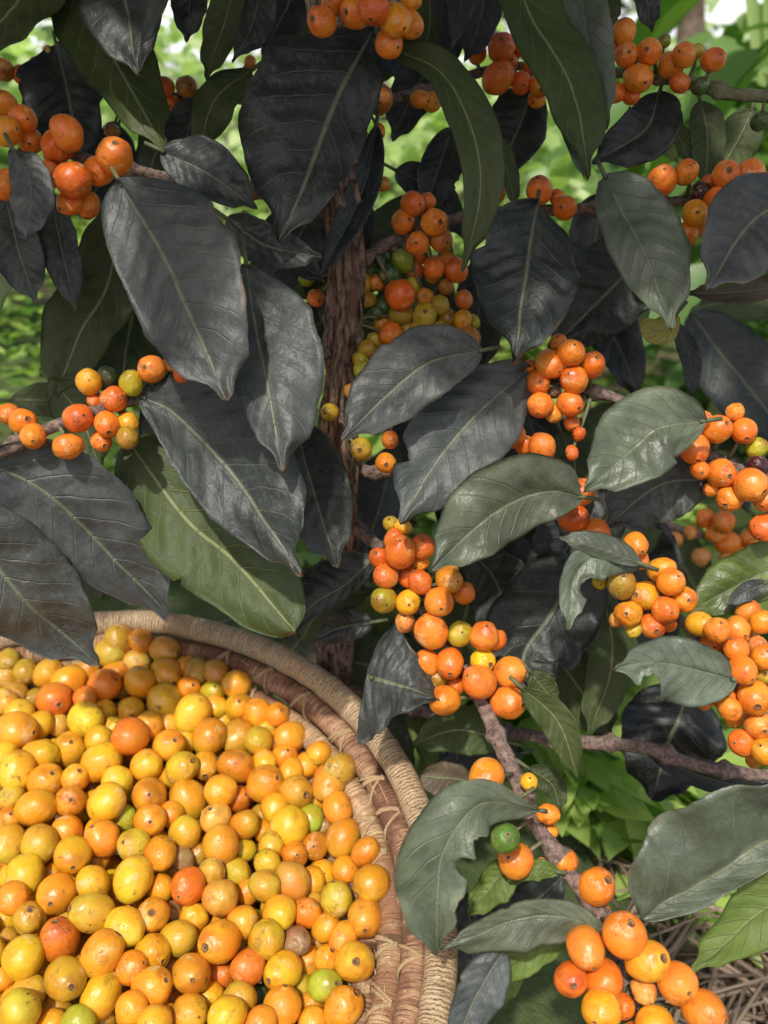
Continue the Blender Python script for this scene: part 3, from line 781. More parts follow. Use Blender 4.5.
M_RIM = coil_mat('rim_straw', (.38, .26, .145), (.60, .45, .28), (.50, .34, .19), (.27, .16, .09), 44.0)
M_C1 = coil_mat('bark_coil', (.16, .07, .038), (.48, .29, .165), (.13, .05, .03), (.07, .026, .017))
M_C2 = coil_mat('tan_coil', (.30, .165, .08), (.60, .42, .24), (.26, .12, .065), (.12, .048, .03))
M_BIND = coil_mat('binding_straw', (.40, .25, .13), (.66, .48, .28), (.60, .42, .22), (.32, .2, .1))

CR0, CPR, CPZ, CD = .1735, .0102, .0078, .0061
NC = 10
def coil_c(k):
    return CR0 - CPR * k, -.0066 - CPZ * k - (.0004 * k)
NSEG = 260
def coil(k, vs, fs, uv, mi, m, rad):
    rc, zc = coil_c(k); b0 = len(vs); n = 14
    for i in range(NSEG):
        th = 2 * pi * i / NSEG
        rr = rad * (1 + .07 * noise.noise(Vector((cos(th) * 22, sin(th) * 22, k * 3.1))) + .05 * noise.noise(Vector((cos(th) * 60, sin(th) * 60, k * 3.1))))
        if k == 0: rr *= 1 + .006 * sin(i * 2.1)
        zz = zc + .0012 * noise.noise(Vector((cos(th) * 5, sin(th) * 5, k)))
        for j in range(n):
            a = 2 * pi * j / n
            q = rc + rr * cos(a)
            vs.append(Vector((q * cos(th), q * sin(th), zz + rr * sin(a)))); uv.append((th * rc * 40 + k * 7.3, j / n))
    for i in range(NSEG):
        for j in range(n):
            a = b0 + i * n + j; b = b0 + i * n + (j + 1) % n
            c = b0 + ((i + 1) % NSEG) * n + (j + 1) % n; d = b0 + ((i + 1) % NSEG) * n + j
            fs.append((a, d, c, b)); mi.append(m)
vs, fs, uv, mi = [], [], [], []
coil(0, vs, fs, uv, mi, 0, .0068)
link('rim', mesh_from('rim', vs, fs, mi, uv), basket, (M_RIM,))
vs, fs, uv, mi = [], [], [], []
for k in range(1, NC): coil(k, vs, fs, uv, mi, (0, 0, 1, 0, 1, 0, 1, 0, 1, 0, 1)[k], CD)
# pairs of binding strands crossing each coil
rb = random.Random(5)
for k in range(1, 6):
    rc, zc = coil_c(k); NB = 34 - k
    for q in range(NB):
        thm = 2 * pi * (q + (.5 if k % 2 else 0)) / NB + rb.uniform(-.055, .055)
        jx = rb.uniform(-.002, .002)
        for sgn in ((-1, 1), (-1, .75, 1.15), (-.8, -1.15, 1), (-1, 1, 1.3))[rb.randrange(4)]:
            # a V: the strands meet at the coil above and spread below
            spread = sgn * rb.uniform(.0060, .0105) / rc; slant = spread; off = (jx + rb.uniform(-.0012, .0012)) / rc * .17 / .17 + spread * .62
            wd = rb.uniform(.0007, .0013); b0 = len(vs); n = 15
            for i in range(n):
                u = i / (n - 1); ph = radians(70) + radians(200) * u        # from the junction above over the inner face to the one below
                th = thm + off + slant * (u - .5) * 1.3 + .004 * sin(u * 3 + q)
                rr = CD * 1.04 + .0006
                for sx in (-1, 0, 1):
                    t2 = th + sx * wd / rc
                    ra = rr + (.0005 if sx == 0 else -.0004)
                    qv = rc + ra * cos(ph)
                    vs.append(Vector((qv * cos(t2), qv * sin(t2), zc + ra * sin(ph)))); uv.append((u * 3 + q * 1.7, .5 + .3 * sx + k))
            for i in range(n - 1):
                for j in range(2):
                    a = b0 + i * 3 + j
                    fs.append((a, a + 3, a + 4, a + 1)); mi.append(2)
for _ in range(170):
    k = rb.randrange(1, 6); rc, zc = coil_c(k); th = rb.uniform(0, 2 * pi); ph = radians(rb.uniform(90, 220))
    def pt(t_, lift): 
        ra = CD + lift; q_ = rc + ra * cos(ph); return Vector((q_ * cos(t_), q_ * sin(t_), zc + ra * sin(ph)))
    L_ = rb.uniform(.006, .020) / rc * rb.choice((-1, 1)); w_ = rb.uniform(.00012, .0003); n0 = len(fs); n1_ = len(vs)
    tube_geo([pt(th, 0), pt(th + L_ * .5, .0009), pt(th + L_, rb.uniform(.001, .0045))], [w_, w_, w_ * .5], 4, vs=vs, fs=fs)
    uv += [(rb.random() * 9, .5)] * (len(vs) - n1_); mi += [2] * (len(fs) - n0)
# flat bottom disc
rc, zc = coil_c(NC - 1)
b0 = len(vs)
for i in range(64):
    th = 2 * pi * i / 64; vs.append(Vector((rc * cos(th), rc * sin(th), zc))); uv.append((cos(th), sin(th)))
fs.append(tuple(range(b0, b0 + 64))); mi.append(1)
link('wall', mesh_from('wall', vs, fs, mi, uv), basket, (M_C1, M_C2, M_BIND))
BASE_Z = zc - CD

# ------------------------------------------------------------------ cherries heaped in the basket
S_ = 768 / 130
TI = {1: (0, 620), 2: (120, 620), 3: (240, 680), 4: (0, 740), 5: (120, 740), 6: (260, 790), 7: (0, 860), 8: (120, 860), 9: (240, 894), 10: (0, 894), 11: (120, 894)}
HB = {1: [(650,195,88,'V'),(705,115,95,'L'),(45,240,60,'L'),(35,340,62,'V'),(150,305,75,'L'),(290,320,90,'B'),(415,360,95,'A'),(520,300,70,'A'),(620,385,98,'R',680,355),(690,310,70,'O'),(325,475,108,'R',350,500),(505,460,65,'R'),(90,440,75,'N'),(40,490,80,'P'),(200,470,45,'L'),(115,545,75,'Y'),(90,655,118,'A'),(230,620,82,'A'),(345,620,62,'P'),(505,585,108,'Y'),(610,545,75,'Y'),(670,640,65,'Y'),(585,710,85,'A')],
 2: [(125,125,72,'B',85,70),(265,175,82,'N',330,190),(275,240,70,'G'),(95,250,80,'P'),(120,370,95,'O'),(275,310,90,'A',310,365),(395,280,60,'O'),(455,305,82,'L'),(570,310,65,'L'),(405,400,70,'O',430,385),(690,380,85,'O'),(550,430,75,'V'),(265,480,105,'Y'),(430,550,106,'Y'),(560,515,68,'Y'),(700,515,85,'A',702,485),(65,530,78,'A',70,558),(170,630,88,'O'),(60,690,112,'R'),(280,620,65,'Y'),(290,740,95,'A',320,712),(390,710,62,'Y'),(530,690,105,'B'),(700,690,100,'B'),(765,570,40,'O'),(620,600,38,'Y'),(10,410,35,'P')],
 3: [(110,195,77,'A'),(220,210,68,'O',240,180),(110,360,85,'V'),(155,300,48,'V'),(295,335,92,'O'),(200,370,62,'O'),(265,450,76,'O',280,418),(395,505,76,'O'),(465,435,62,'Y'),(590,530,97,'L'),(525,605,102,'B'),(300,550,80,'O'),(330,660,100,'V'),(145,490,70,'Y'),(145,610,106,'A',215,582),(20,690,52,'O',30,685),(435,715,60,'A'),(290,765,60,'A')],
 4: [(30,80,72,'Y'),(100,180,104,'A'),(240,95,105,'Y'),(410,60,105,'Y',415,20),(600,130,112,'A'),(270,245,105,'O',300,200),(445,225,82,'A',465,185),(415,360,92,'O',418,355),(690,250,95,'Y'),(630,370,116,'A'),(545,280,30,'K'),(70,340,70,'V'),(215,400,115,'A'),(60,475,72,'O',60,440),(50,610,98,'V'),(235,615,112,'V'),(395,540,92,'O'),(740,470,70,'G'),(605,585,105,'O',545,522),(430,680,110,'A',440,745),(570,710,52,'O')],
 5: [(155,150,96,'A'),(365,165,96,'V'),(290,230,62,'Y'),(505,150,82,'A',505,206),(690,155,102,'B',585,110),(175,330,105,'B',175,325),(405,350,110,'B'),(595,300,95,'O',680,265),(690,350,76,'R',740,325),(565,470,96,'P',530,410),(735,500,86,'B'),(180,475,96,'O',180,485),(300,440,72,'O'),(85,620,98,'V',20,605),(385,550,95,'V'),(240,670,95,'O'),(365,700,52,'K'),(455,670,60,'L'),(595,620,108,'B'),(725,650,52,'V'),(750,265,32,'O')],
 6: [(10,150,50,'L'),(85,100,82,'A'),(460,105,90,'O'),(175,215,112,'A'),(300,165,76,'G'),(40,250,50,'O'),(65,335,72,'V'),(490,280,104,'B'),(625,365,80,'B'),(325,330,84,'B'),(205,385,70,'O',218,385),(45,430,66,'V'),(30,565,90,'V'),(190,540,104,'N'),(310,540,66,'A'),(370,490,76,'A'),(505,475,76,'O',525,540),(450,645,98,'V'),(660,555,108,'B',575,610),(115,725,105,'A'),(275,725,76,'R'),(395,765,52,'O'),(380,215,32,'K'),(330,640,50,'N')],
 7: [(150,85,110,'Y'),(80,225,90,'O'),(20,350,62,'Y'),(175,345,98,'V',170,295),(335,200,116,'A',310,250),(550,140,98,'Y'),(545,310,120,'V'),(350,470,118,'R',318,388),(600,550,130,'A'),(140,575,125,'A'),(390,700,135,'V',425,740),(20,690,62,'O'),(40,470,45,'N'),(310,80,50,'O'),(690,220,42,'O')],
 8: [(80,110,116,'Y'),(240,170,68,'A'),(405,155,106,'R',355,212),(545,70,72,'P'),(690,75,74,'V'),(595,220,110,'P'),(750,190,52,'O'),(195,325,102,'Y'),(30,395,108,'Y'),(435,345,92,'A'),(345,465,106,'V'),(590,480,120,'O',515,510),(720,370,96,'A'),(195,545,102,'A',255,590),(70,635,96,'O',135,610),(420,670,114,'B',430,700),(590,680,66,'R'),(310,310,45,'K'),(450,520,40,'O'),(285,640,42,'O'),(75,275,36,'O'),(700,240,32,'O')],
 9: [(510,200,78,'O',570,210),(610,265,80,'O'),(740,140,108,'B',740,205),(165,270,108,'V'),(335,280,88,'K'),(405,390,56,'O'),(515,385,64,'O'),(675,400,118,'A'),(45,435,100,'R'),(255,455,108,'A',185,500),(355,540,56,'V'),(500,540,98,'G',562,530),(610,670,112,'O',680,600),(425,665,66,'O'),(250,665,112,'A'),(110,620,50,'g'),(430,760,80,'A'),(120,765,90,'O'),(450,290,45,'L'),(430,50,40,'N')],
 10: [(170,590,105,'V'),(120,690,122,'V'),(325,680,82,'N'),(465,755,90,'G'),(615,745,62,'L'),(595,600,118,'A'),(300,775,72,'O')],
 11: [(190,550,115,'O',262,515),(70,670,92,'O'),(205,760,100,'A'),(300,620,52,'R'),(415,700,102,'B'),(530,600,66,'A'),(635,720,115,'A'),(710,620,100,'V'),(760,740,32,'O')]}

def heap_h(x, y):
    """depth of the heap's surface below the rim plane, in the basket's own frame"""
    u, v = x - BC[0], y - BC[1]
    return .021 - .045 * v + .030 * max(0, u) - .010 * math.exp(-(u * u + v * v) / .008)
def on_heap(px, py, extra=0.0):
    a = (py - 512) / F; drop = sin(PB) + a * cos(PB); yy = cos(PB) - a * sin(PB)
    d = BH / drop
    for _ in range(6): d = (BH + heap_h((px - 384) / F * d, yy * d) + extra) / drop
    return d
items = []
for t, lst in HB.items():
    for e in lst:
        x, y, rp = TI[t][0] + e[0] / S_, TI[t][1] + e[1] / S_, e[2] / S_
        sc = (TI[t][0] + e[4] / S_, TI[t][1] + e[5] / S_) if len(e) > 5 else None
        dd = on_heap(x, y) - .00045 * (rp - 15)
        full = 13.6 + 4.2 * (y - 640) / 380
        if rp < full: dd += .0011 * (full - rp); rp = max(rp, full * .55 + rp * .40)
        rp = min(rp, 20.3)
        items.append(dict(x=x, y=y, rp=rp * 1.03, c=e[3], scar=sc, d=dd, main=True, pal=HC))
relax(items, .86, 90, .04)
WINV = basket.matrix_world.inverted()
def wall_inner(z):           # inner radius of the wall at height z below the rim
    k = max(0, (-z - .0066) / (CPZ + .0004)); return CR0 - CPR * k - CD
for it in items:
    for _ in range(30):
        q = WINV @ P(it['x'], it['y'], it['d']); rad = it['rp'] * it['d'] / F
        if math.hypot(q.x, q.y) + rad * .8 > wall_inner(q.z) and q.z < 0: it['d'] -= .002
        else: break
pl = [(P(i['x'], i['y'], i['d']), i['rp'] * i['d'] / F) for i in items]
# cherries of the layers below, seen in the gaps, and beyond the left and lower edge of the picture
r = random.Random(77)
under = []
def try_add(q, rad, lim=.90):
    p = basket.matrix_world @ q
    if math.hypot(q.x, q.y) + rad > wall_inner(q.z): return False
    if q.z - rad < BASE_Z + .006: return False
    for c, rr in pl:
        if (c - p).length < lim * (rr + rad): return False
    pl.append((p, rad)); under.append((p, rad)); return True
for layer, (n, dz) in enumerate(((2600, 0.0), (2600, .006), (2600, .011), (2200, .017), (1500, .024))):
    for _ in range(n):
        a, q = r.uniform(0, 2 * pi), sqrt(r.random()) * .165
        x, y = q * cos(a), q * sin(a)
        z = -heap_h(x + BC[0], y + BC[1]) - dz - r.uniform(0, .004)
        rad = r.uniform(.0062, .0074)
        p = basket.matrix_world @ Vector((x, y, z)); px, py, d = proj(p)
        if dz < .006 and 0 < px < 400 and 630 < py < 1024: continue      # the top layer there is the one listed above
        try_add(Vector((x, y, z)), rad)

ADJ = {'O': 'orange', 'R': 'red-orange', 'A': 'amber', 'Y': 'bright yellow', 'B': 'tawny', 'V': 'greenish-yellow', 'L': 'olive', 'G': 'green', 'g': 'dark green', 'K': 'shrivelled', 'P': 'pale', 'N': 'brown', 'D': 'dark purple'}
heap = []
rr_ = random.Random(3)
for it in items:
    o = place_cherry(it, rr_)
    o['category'] = 'coffee cherry'; o['group'] = 'coffee cherries heaped in the basket'
    heap.append((o, it['x'], it['y'], it['rp'], it['c'], it.get('scar')))
inview, rest = [], []
for p, rad in under:
    px, py, d = proj(p)
    (inview if -8 < px < 400 and 620 < py < 1034 else rest).append((d, p, rad, px, py))
inview.sort(key=lambda t: t[0])
room = 300 - len(heap)
seen = inview[:0]
# nearest-to-the-surface ones first
def exposure(t):
    q = WINV @ t[1]; return -(q.z + heap_h(q.x + BC[0], q.y + BC[1]))
inview.sort(key=exposure)
seen, rest2 = inview[:max(0, room)], inview[max(0, room):]
for d, p, rad, px, py in seen:
    it = dict(x=px, y=py, d=d, rp=rad * F / d, c=rr_.choice('AABYYVAOBYLV'), pal=HC)
    o = place_cherry(it, rr_)
    o['category'] = 'coffee cherry'; o['group'] = 'coffee cherries heaped in the basket'
    heap.append((o, px, py, it['rp'] * .5, it['c'], None))
# everything deeper or out of the picture: one object
sv, sf, sm = [], [], []
me0 = CH[0]
base_v = [v.co.copy() for v in me0.vertices]; base_f = [tuple(p.vertices) for p in me0.polygons]
ico = bmesh.new(); bmesh.ops.create_uvsphere(ico, u_segments=14, v_segments=9, radius=1.0)
iv = [v.co.copy() for v in ico.verts]; ico.verts.index_update(); iff = [tuple(v.index for v in f.verts) for f in ico.faces]; ico.free()
for d, p, rad, px, py in rest + rest2:
    b0 = len(sv); q = Quaternion((r.random(), r.random(), r.random()), r.uniform(0, 6))
    for v in iv: sv.append(p + q @ Vector((v.x * rad * .96, v.y * rad, v.z * rad * 1.06)))
    sf += [tuple(i + b0 for i in f) for f in iff]
def stuff_cherry_mat():
    m, nt, b, out = mat('coffee_cherry_skin_mixed'); k = NT(nt)
    geo = k.n('ShaderNodeNewGeometry'); tc = k.n('ShaderNodeTexCoord')
    cr = k.n('ShaderNodeValToRGB', i_0=geo.outputs['Random Per Island'])
    cr.color_ramp.interpolation = 'CONSTANT'
    e = cr.color_ramp.elements; e[0].color = C4(HC['A']); e[1].position = .3; e[1].color = C4(HC['Y'])
    for pos, c in ((.5, 'O'), (.7, 'B'), (.85, 'V'), (.93, 'R')):
        q = e.new(pos); q.color = C4(HC[c])
    n = k.noise(tc.outputs['Object'], 200, 4, .6)
    k.set(b.inputs['Base Color'], k.mix(k.ramp(n, .55, .75), cr.outputs[0], (.25, .13, .04, 1)))
    b.inputs['Roughness'].default_value = .35
    return m
so = link('coffee_cherries', mesh_from('coffee_cherries', sv, sf), None, (stuff_cherry_mat(),))
so['kind'] = 'stuff'; so['label'] = 'deeper coffee cherries filling the basket beneath the top layer'; so['category'] = 'coffee cherries'

NTH = ['highest', 'second-highest', 'third-highest', 'fourth-highest', 'fifth-highest', 'sixth-highest', 'seventh-highest', 'eighth-highest', 'ninth-highest', 'tenth-highest', 'eleventh-highest', 'twelfth-highest', 'thirteenth-highest', 'fourteenth-highest', 'fifteenth-highest', 'sixteenth-highest']
ORD = ['nearest', 'second', 'third', 'fourth', 'fifth', 'sixth', 'seventh', 'eighth', 'ninth', 'tenth', 'eleventh', 'twelfth', 'thirteenth', 'fourteenth', 'fifteenth', 'sixteenth', 'seventeenth', 'eighteenth']
def heap_labels():
    marks = []
    rec = [dict(o=o, x=x, y=y, c=c, main=i < len(items)) for i, (o, x, y, rp, c, sc) in enumerate(heap)]
    for c in ('R', 'G', 'K', 'P'):
        g = sorted((q for q in rec if q['c'] == c and q['main']), key=lambda q: q['y'])
        for i, q in enumerate(g):
            q['short'] = NTH[i] + ' ' + ADJ[c] + ' one' if i < len(NTH) else None
            if q['short']:
                marks.append(q)
                q['o']['label'] = ADJ[c] + ' coffee cherry in the basket, ' + NTH[i] + ' of the ' + ADJ[c] + ' ones in its heap'
    def sector(q, m):
        a = atan2(m['y'] - q['y'], q['x'] - m['x'])
        return ('right', 'upper right', 'above', 'upper left', 'left', 'lower left', 'below', 'lower right')[int(round(a / (pi / 4))) % 8]
    txt = {k_: k_ + ' of' for k_ in ('right', 'left', 'upper right', 'upper left', 'lower left', 'lower right')}; txt['above'] = 'above'; txt['below'] = 'below'
    def name(q): return ('half-buried ' if not q['main'] else '') + ADJ[q['c']]
    for q in rec:
        if 'label' in q['o'].keys(): continue
        m = min(marks, key=lambda m: math.hypot(m['x'] - q['x'], m['y'] - q['y']))
        sct = sector(q, m)
        peers = sorted((p for p in rec if name(p) == name(q) and p is not m and sector(p, m) == sct), key=lambda p: math.hypot(m['x'] - p['x'], m['y'] - p['y']))
        n_ = peers.index(q)
        q['o']['label'] = (ORD[n_] if n_ < len(ORD) else 'far') + ' ' + name(q) + ' cherry ' + txt[sct] + ' the ' + m['short'] + ' in the basket'
heap_labels()


# ------------------------------------------------------------------ ground
bot = basket.matrix_world @ Vector((0, 0, BASE_Z))
BN = BZ
def base_plane(x, y):
    return bot.z - ((x - bot.x) * BN.x + (y - bot.y) * BN.y) / BN.z
def sst(a, b, v):
    t = max(0, min(1, (v - a) / (b - a))); return t * t * (3 - 2 * t)
def ground_z(x, y):
    d = math.hypot(x - bot.x, y - bot.y)
    bank = .13 * (1 - sst(.02, .26, x)) * (1 - sst(1.2, 3.0, abs(y)))* (1 - sst(1.2, 3.0, -x))
    rough = .010 * noise.noise(Vector((x * 7, y * 7, 1))) + .03 * noise.noise(Vector((x * 1.1, y * 1.1, 4))) * sst(.5, 2, math.hypot(x, y))
    rough += .15 * noise.noise(Vector((x * .05, y * .05, 9))) * sst(4, 20, math.hypot(x, y))
    z = bank + rough
    w = 1 - sst(.10, .20, d)
    return z * (1 - w) + (base_plane(x, y) - .001) * w
def axis():
    out, v, st = [], 0.0, .018
    while v < 130:
        out.append(v)
        if v > .9: st *= 1.13
        v += st
    return [-a for a in out[:0:-1]] + out
ax = axis(); n = len(ax)
vs = [Vector((x, y + .3, ground_z(x, y + .3))) for y in ax for x in ax]
fs = [(j * n + i, j * n + i + 1, (j + 1) * n + i + 1, (j + 1) * n + i) for j in range(n - 1) for i in range(n - 1)]
m, nt, b, out = mat('forest_soil'); k = NT(nt)
tc = k.n('ShaderNodeTexCoord'); o = tc.outputs['Object']
c = k.mix(k.ramp(k.noise(o, 60, 5, .7), .35, .68), (.035, .022, .015, 1), (.17, .115, .075, 1))
c = k.mix(k.ramp(k.noise(k.vmul(o, (1, .4, 1)), 240, 3, .7), .58, .7), c, (.30, .22, .15, 1))
c = k.mix(k.math('MULTIPLY', k.ramp(k.noise(o, 2.2, 4, .6), .46, .58), .8), c, (.06, .11, .02, 1))
k.set(b.inputs['Base Color'], c); b.inputs['Roughness'].default_value = .9
k.set(b.inputs['Normal'], k.bump(k.noise(o, 150, 5, .7), .008, .8))
g = link('ground', mesh_from('ground', vs, fs), None, (m,)); g['kind'] = 'structure'

# dry straw and twigs
r = random.Random(12)
vs, fs = [], []
for _ in range(1100):
    if r.random() < .8: x, y = r.uniform(.14, .42), r.uniform(.12, .47)
    else: x, y = r.uniform(-.3, 1.2), r.uniform(.5, 1.6)
    a = r.gauss(.5, .8); L = r.uniform(.03, .11); z = ground_z(x, y) + r.uniform(.0, .012)
    dv = Vector((cos(a), sin(a), r.uniform(-.12, .12))); p = Vector((x, y, z)); w = r.uniform(.0006, .0018)
    c2 = dv.cross(Vector((0, 0, 1))).normalized() * r.uniform(-.012, .012)
    tube_geo([p, p + dv * L * .5 + c2, p + dv * L], [w, w * 1.1, w * .6], 5, vs=vs, fs=fs)
m, nt, b, out = mat('dry_straw'); k = NT(nt)
geo = k.n('ShaderNodeNewGeometry')
k.set(b.inputs['Base Color'], k.mix(geo.outputs['Random Per Island'], (.07, .045, .03, 1), (.30, .22, .155, 1))); b.inputs['Roughness'].default_value = .8
so = link('straw', mesh_from('straw', vs, fs), None, (m,)); so['kind'] = 'stuff'; so['label'] = 'dry brown straw and twigs littering the soil'; so['category'] = 'straw'

# low green weeds
M_WEED = plain_leaf_mat('weed_leaf', (.07, .17, .022), (.42, .54, .14), .4)
vs, fs = [], []
def tuft(x, y, h, n, L):
    z = ground_z(x, y)
    for _ in range(n):
        a = r.uniform(0, 2 * pi); q = r.uniform(0, h * .5)
        p = Vector((x + cos(a) * q, y + sin(a) * q, z + r.uniform(.1, 1) * h))
        small_leaf(vs, fs, p, Vector((cos(a), sin(a), r.uniform(-.3, .5))), Vector((r.gauss(0, .3), r.gauss(0, .3), 1)), L * r.uniform(.6, 1.2), L * r.uniform(.22, .36))
for _ in range(520):
    x, y = r.uniform(-1.6, 1.8), r.uniform(.66, 3.2)
    if x > .30 and y < .72: continue
    if x > .25 and y < .95 and r.random() < .5: continue
    tuft(x, y, r.uniform(.04, .14), 22, r.uniform(.022, .05))
for _ in range(230):
    x, y = r.uniform(.06, .36), r.uniform(.43, 1.0); tuft(x, y, r.uniform(.03, .11), 26, r.uniform(.02, .042))
so = link('weeds', mesh_from('weeds', vs, fs), None, (M_WEED,)); so['kind'] = 'stuff'; so['label'] = 'bright green low weeds covering the ground'; so['category'] = 'weeds'

# ------------------------------------------------------------------ plants and trees behind
def back_tree(name, label, cat, x, y, h, cr, nl, L, m, mtrunk, group=None, z0=None, lo=.25, tr=.02, seed=0, clumps=14):
    r = random.Random(seed); z0 = ground_z(x, y)
    t = thing(name, label, cat, (x, y, z0), group)
    vs, fs = [], []
    top = Vector((r.uniform(-.1, .1) * h, r.uniform(-.1, .1) * h, h * .9))
    path = [Vector(q) for q in catmull([(0, 0, -.05), tuple(top * .5 + Vector((r.gauss(0, .03) * h, r.gauss(0, .03) * h, 0))), tuple(top)], 9)]
    tube_geo(path, [tr * (1 - .75 * i / 8) for i in range(9)], 9, rough=.2, vs=vs, fs=fs)
    cs = []
    for i in range(clumps):
        a = r.uniform(0, 2 * pi); q = cr * sqrt(r.uniform(.05, 1)); zz = h * r.uniform(lo, 1.0)
        c = Vector((cos(a) * q, sin(a) * q, zz)); cs.append(c)
        s = path[min(8, max(1, int(8 * zz / h * .75)))]
        tube_geo([s, s.lerp(c, .5) + Vector((0, 0, .04 * h)), c], [tr * .35, tr * .25, tr * .1], 5, vs=vs, fs=fs)
    link('trunk', mesh_from('trunk', vs, fs), t, (mtrunk,))
    vs, fs = [], []
    for i in range(nl):
        c = r.choice(cs); s = cr * .42
        p = c + Vector((r.gauss(0, s * .6), r.gauss(0, s * .6), r.gauss(0, s * .5)))
        a = r.uniform(0, 2 * pi)
        small_leaf(vs, fs, p, Vector((cos(a), sin(a), r.uniform(-.8, .2))), Vector((r.gauss(0, .4), r.gauss(0, .4), 1)), L * r.uniform(.7, 1.2), L * r.uniform(.2, .3))
    link('crown', mesh_from('crown', vs, fs), t, (m,))
    return t
M_TR = simple('far_bark', (.10, .07, .05), (.26, .19, .14), 30, .85)
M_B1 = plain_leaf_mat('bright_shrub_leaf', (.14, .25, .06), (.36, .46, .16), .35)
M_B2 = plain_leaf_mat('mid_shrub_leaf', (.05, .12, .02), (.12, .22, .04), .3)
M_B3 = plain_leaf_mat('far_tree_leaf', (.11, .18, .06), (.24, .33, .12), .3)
SH = [('shrub', 'bright green leafy shrub glimpsed left of the grey leaves', -.78, 1.45, .55, .32, 800, .07, M_B1),
      ('shrub', 'green shrub glimpsed past the upper left cherries', -1.75, 2.6, 1.2, .5, 900, .09, M_B1),
      ('shrub', 'low sunlit shrub behind the long arching olive leaf', .05, 2.3, .34, .5, 900, .08, M_B1),
      ('shrub', 'sunlit yellow-green shrub behind the upper right leaves', .75, 2.5, .40, .5, 900, .08, M_B1),
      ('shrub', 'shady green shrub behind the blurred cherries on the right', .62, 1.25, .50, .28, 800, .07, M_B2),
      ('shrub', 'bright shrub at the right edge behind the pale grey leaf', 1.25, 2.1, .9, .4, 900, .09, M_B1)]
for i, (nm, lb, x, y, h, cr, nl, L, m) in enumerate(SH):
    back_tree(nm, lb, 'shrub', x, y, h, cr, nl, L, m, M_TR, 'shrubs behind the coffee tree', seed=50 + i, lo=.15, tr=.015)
SH2 = [(-2.5, 4.6, .70, .8, 'pale sunlit shrub far behind the upper left cherries'), (-1.0, 4.2, .58, .75, 'pale sunlit shrub far behind the trunk, left of its top'),
       (.35, 4.9, .55, .8, 'pale sunlit shrub far behind the long arching leaf'), (1.5, 4.4, .60, .7, 'pale sunlit shrub far behind the upper right cherries'), (2.8, 4.8, .75, .9, 'pale sunlit shrub far behind the right edge branch')]
M_B4 = plain_leaf_mat('pale_shrub_leaf', (.30, .40, .16), (.52, .60, .32), .4)
for i, (x, y, h, cr, lb) in enumerate(SH2):
    back_tree('shrub', lb, 'shrub', x, y, h, cr, 1300, .13, M_B4, M_TR, 'shrubs behind the coffee tree', seed=150 + i, lo=.1, tr=.02)
TRS = [(-4.2, 9, 4.6, 1.7, 'tall pale green tree far behind the upper left leaves'),
       (-.6, 12, 3.4, 1.6, 'distant tree behind the top of the coffee trunk'),
       (2.1, 13, 3.0, 1.4, 'distant tree behind the gap in the top right leaves'),
       (5.6, 10, 4.2, 1.6, 'distant tree at the far right behind the green branch')]
for i, (x, y, h, cr, lb) in enumerate(TRS):
    back_tree('tree', lb, 'tree', x, y, h, cr, 1500, .26, M_B3, M_TR, 'trees far behind the coffee tree', seed=80 + i, lo=.35, tr=.12, clumps=18)
back_tree('tree', 'brown trunk of a tree showing between the top right cherries and the sky', 'tree', .95, 2.55, 2.6, .6, 500, .12, M_B2, M_TR, 'trees far behind the coffee tree', seed=97, lo=.75, tr=.05)

# a second coffee tree close behind, on the right
t2 = thing('coffee_tree', 'second coffee tree, out of focus at the right edge with pale orange cherries', 'coffee tree', (0, 0, 0))
bt = P(800, 600, .74)
path = [Vector((bt.x + .004 * sin(z_ * 9), bt.y, z_)) for z_ in [0.0 + .07 * i for i in range(14)]]
vs, fs, uv = [], [], []
tube_geo(path, [.009] * 14, 16, rough=.2, vs=vs, fs=fs, uv=uv, ang_rough=.4)
link('trunk', mesh_from('trunk', vs, fs, None, uv), t2, (M_BARK,))
b2 = branch([(800, 575, .74), (740, 545, .68), (700, 535, .66), (650, 520, .66)], .0035, .0025, owner=t2, seed=31)
b2['label'] = 'blurred branch carrying pale orange cherries'
r = random.Random(9)
vs, fs = [], []
for _ in range(40):
    z_ = r.uniform(.36, .72); a = r.uniform(0, 2 * pi); q = r.uniform(.02, .16)
    small_leaf(vs, fs, Vector((bt.x + .07 + cos(a) * q, bt.y + .26 + sin(a) * q, z_)), Vector((cos(a), sin(a), -.7)), Vector((r.gauss(0, .3), r.gauss(0, .3) - .4, 1)), r.uniform(.10, .14), r.uniform(.024, .032))
link('crown', mesh_from('crown', vs, fs), t2, (M_B2,))
items2 = [dict(x=a, y=b_, rp=q, c=c, d=.655 + r.uniform(-.01, .01)) for a, b_, q, c in [(705,518,9,'O'),(724,522,11,'O'),(701,557,10,'P'),(727,543,13,'O'),(740,555,9,'O'),(748,539,9,'O'),(759,549,11,'O'),(727,562,9,'P'),(675,539,8,'P'),(753,562,9,'O'),(714,573,8,'P'),(690,532,7,'P'),(715,534,9,'O'),(765,560,9,'O')]]
relax(items2)
for it in items2: place_cherry(it, r, b2)
for col, pts, dep, wd in [('g', [(690, 312), (735, 370), (800, 450)], (.60, .58), 40), ('v', [(770, 490), (735, 510), (705, 505)], (.70, .70), 20),
                          ('u', [(700, 600), (680, 560), (650, 520)], (.72, .72), 26), ('v', [(790, 380), (760, 400), (700, 420)], (.75, .75), 30),
                          ('u', [(800, 300), (740, 300), (690, 310)], (.66, .66), 22), ('d', [(800, 480), (770, 500), (730, 480)], (.70, .70), 22),
                          ('v', [(800, 620), (780, 600), (740, 590)], (.6, .6), 20)]:
    leaf(col, pts, dep, wd, parent=b2, nt_=40, ns=11)

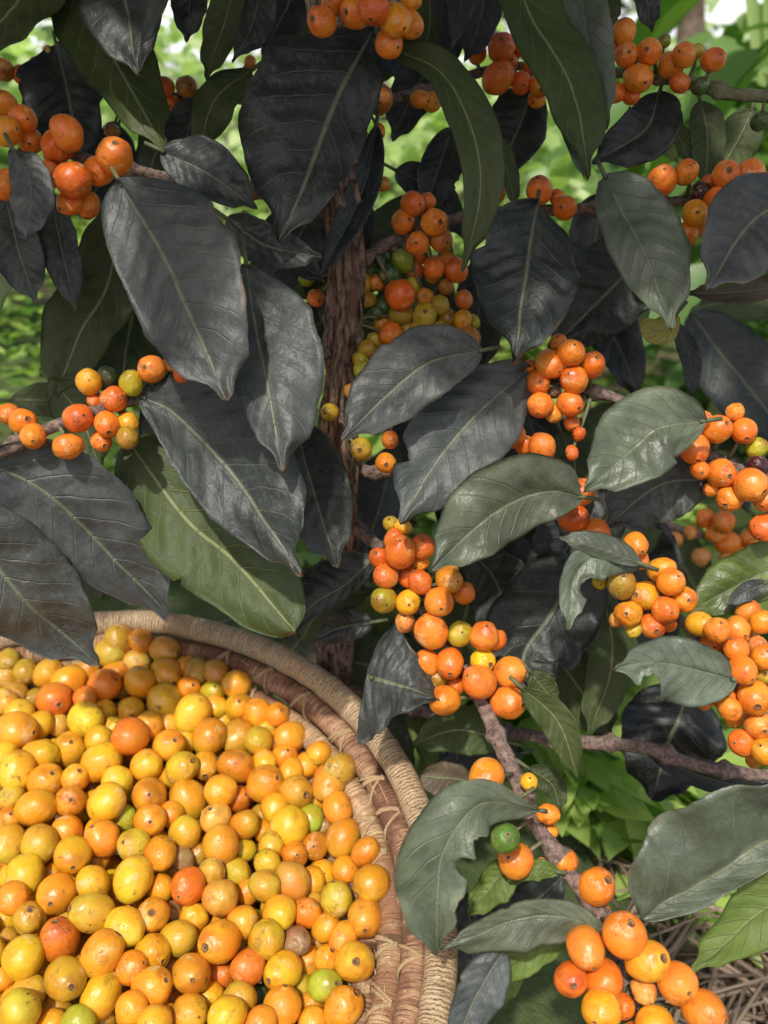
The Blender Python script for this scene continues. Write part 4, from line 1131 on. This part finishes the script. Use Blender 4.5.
# broad green blades at the top right edge
bl = thing('grass_plant', 'tall plant of broad bright green blades at the top right edge', 'plant')
bp = P(900, 330, 1.25); bp.z = ground_z(bp.x, bp.y)
for pts in [[(800, 230, 1.2), (762, 60, 1.15), (742, -60, 1.12)], [(820, 200, 1.2), (778, 80, 1.15), (764, -40, 1.1)], [(880, 160, 1.2), (760, 62, 1.12), (690, 100, 1.1)]]:
    q = [P(*c) for c in pts]
    path = [Vector(c) for c in catmull([tuple(bp)] + [tuple(c) for c in q], 24)]
    vs, fs = [], []
    for i, p in enumerate(path):
        t = i / 23; T = (path[min(i + 1, 23)] - path[max(i - 1, 0)]).normalized()
        S = T.cross((CAM - p).normalized()).normalized(); N = S.cross(T)
        w = .016 * (sin(pi * min(1, .12 + t * .88)) ** .6)
        for s in (-1, 0, 1): vs.append(p + S * s * w + N * (abs(s) * w * .4))
    for i in range(23):
        for j in range(2): k_ = i * 3 + j; fs.append((k_, k_ + 1, k_ + 4, k_ + 3))
    link('blade', mesh_from('blade', vs, fs), bl, (M_B1,))

# ------------------------------------------------------------------ light
SUN = Vector((-.15, -.50, .86)).normalized()
sl = bpy.data.lights.new('sun', 'SUN'); sl.energy = 3.6; sl.angle = radians(2.0); sl.color = (1.0, .955, .88)
so = bpy.data.objects.new('sun', sl); COL.objects.link(so)
so.rotation_mode = 'QUATERNION'; so.rotation_quaternion = SUN.to_track_quat('Z', 'Y')
wd = bpy.data.worlds.new('World'); scene.world = wd; wd.use_nodes = True
nt = wd.node_tree; bg = nt.nodes['Background']
sky = nt.nodes.new('ShaderNodeTexSky'); sky.sky_type = 'NISHITA'; sky.sun_disc = False
sky.sun_elevation = math.asin(SUN.z); sky.sun_rotation = atan2(SUN.x, SUN.y)
sky.air_density = 1.0; sky.dust_density = 5.0; sky.ozone_density = 1.0
k = NT(nt)
tcw = nt.nodes.new('ShaderNodeTexCoord'); sp_ = k.n('ShaderNodeSeparateXYZ', i_0=tcw.outputs['Generated'])
band = k.ramp(sp_.outputs[2], .42, .10)
cl = k.ramp(k.noise(k.vmul(tcw.outputs['Generated'], (1, 1, 2.2)), 3.2, 5, .55), .30, .56)
nt.links.new(k.mix(k.math('MULTIPLY', band, cl), sky.outputs[0], (9.5, 9.6, 9.8, 1)), bg.inputs[0])
bg.inputs[1].default_value = .13
scene.view_settings.view_transform = 'Standard'; scene.view_settings.look = 'None'
scene.view_settings.exposure = .15; scene.view_settings.gamma = 1.0
scene.cycles.max_bounces = 6; scene.cycles.transparent_max_bounces = 4
scene.cycles.use_denoising = True
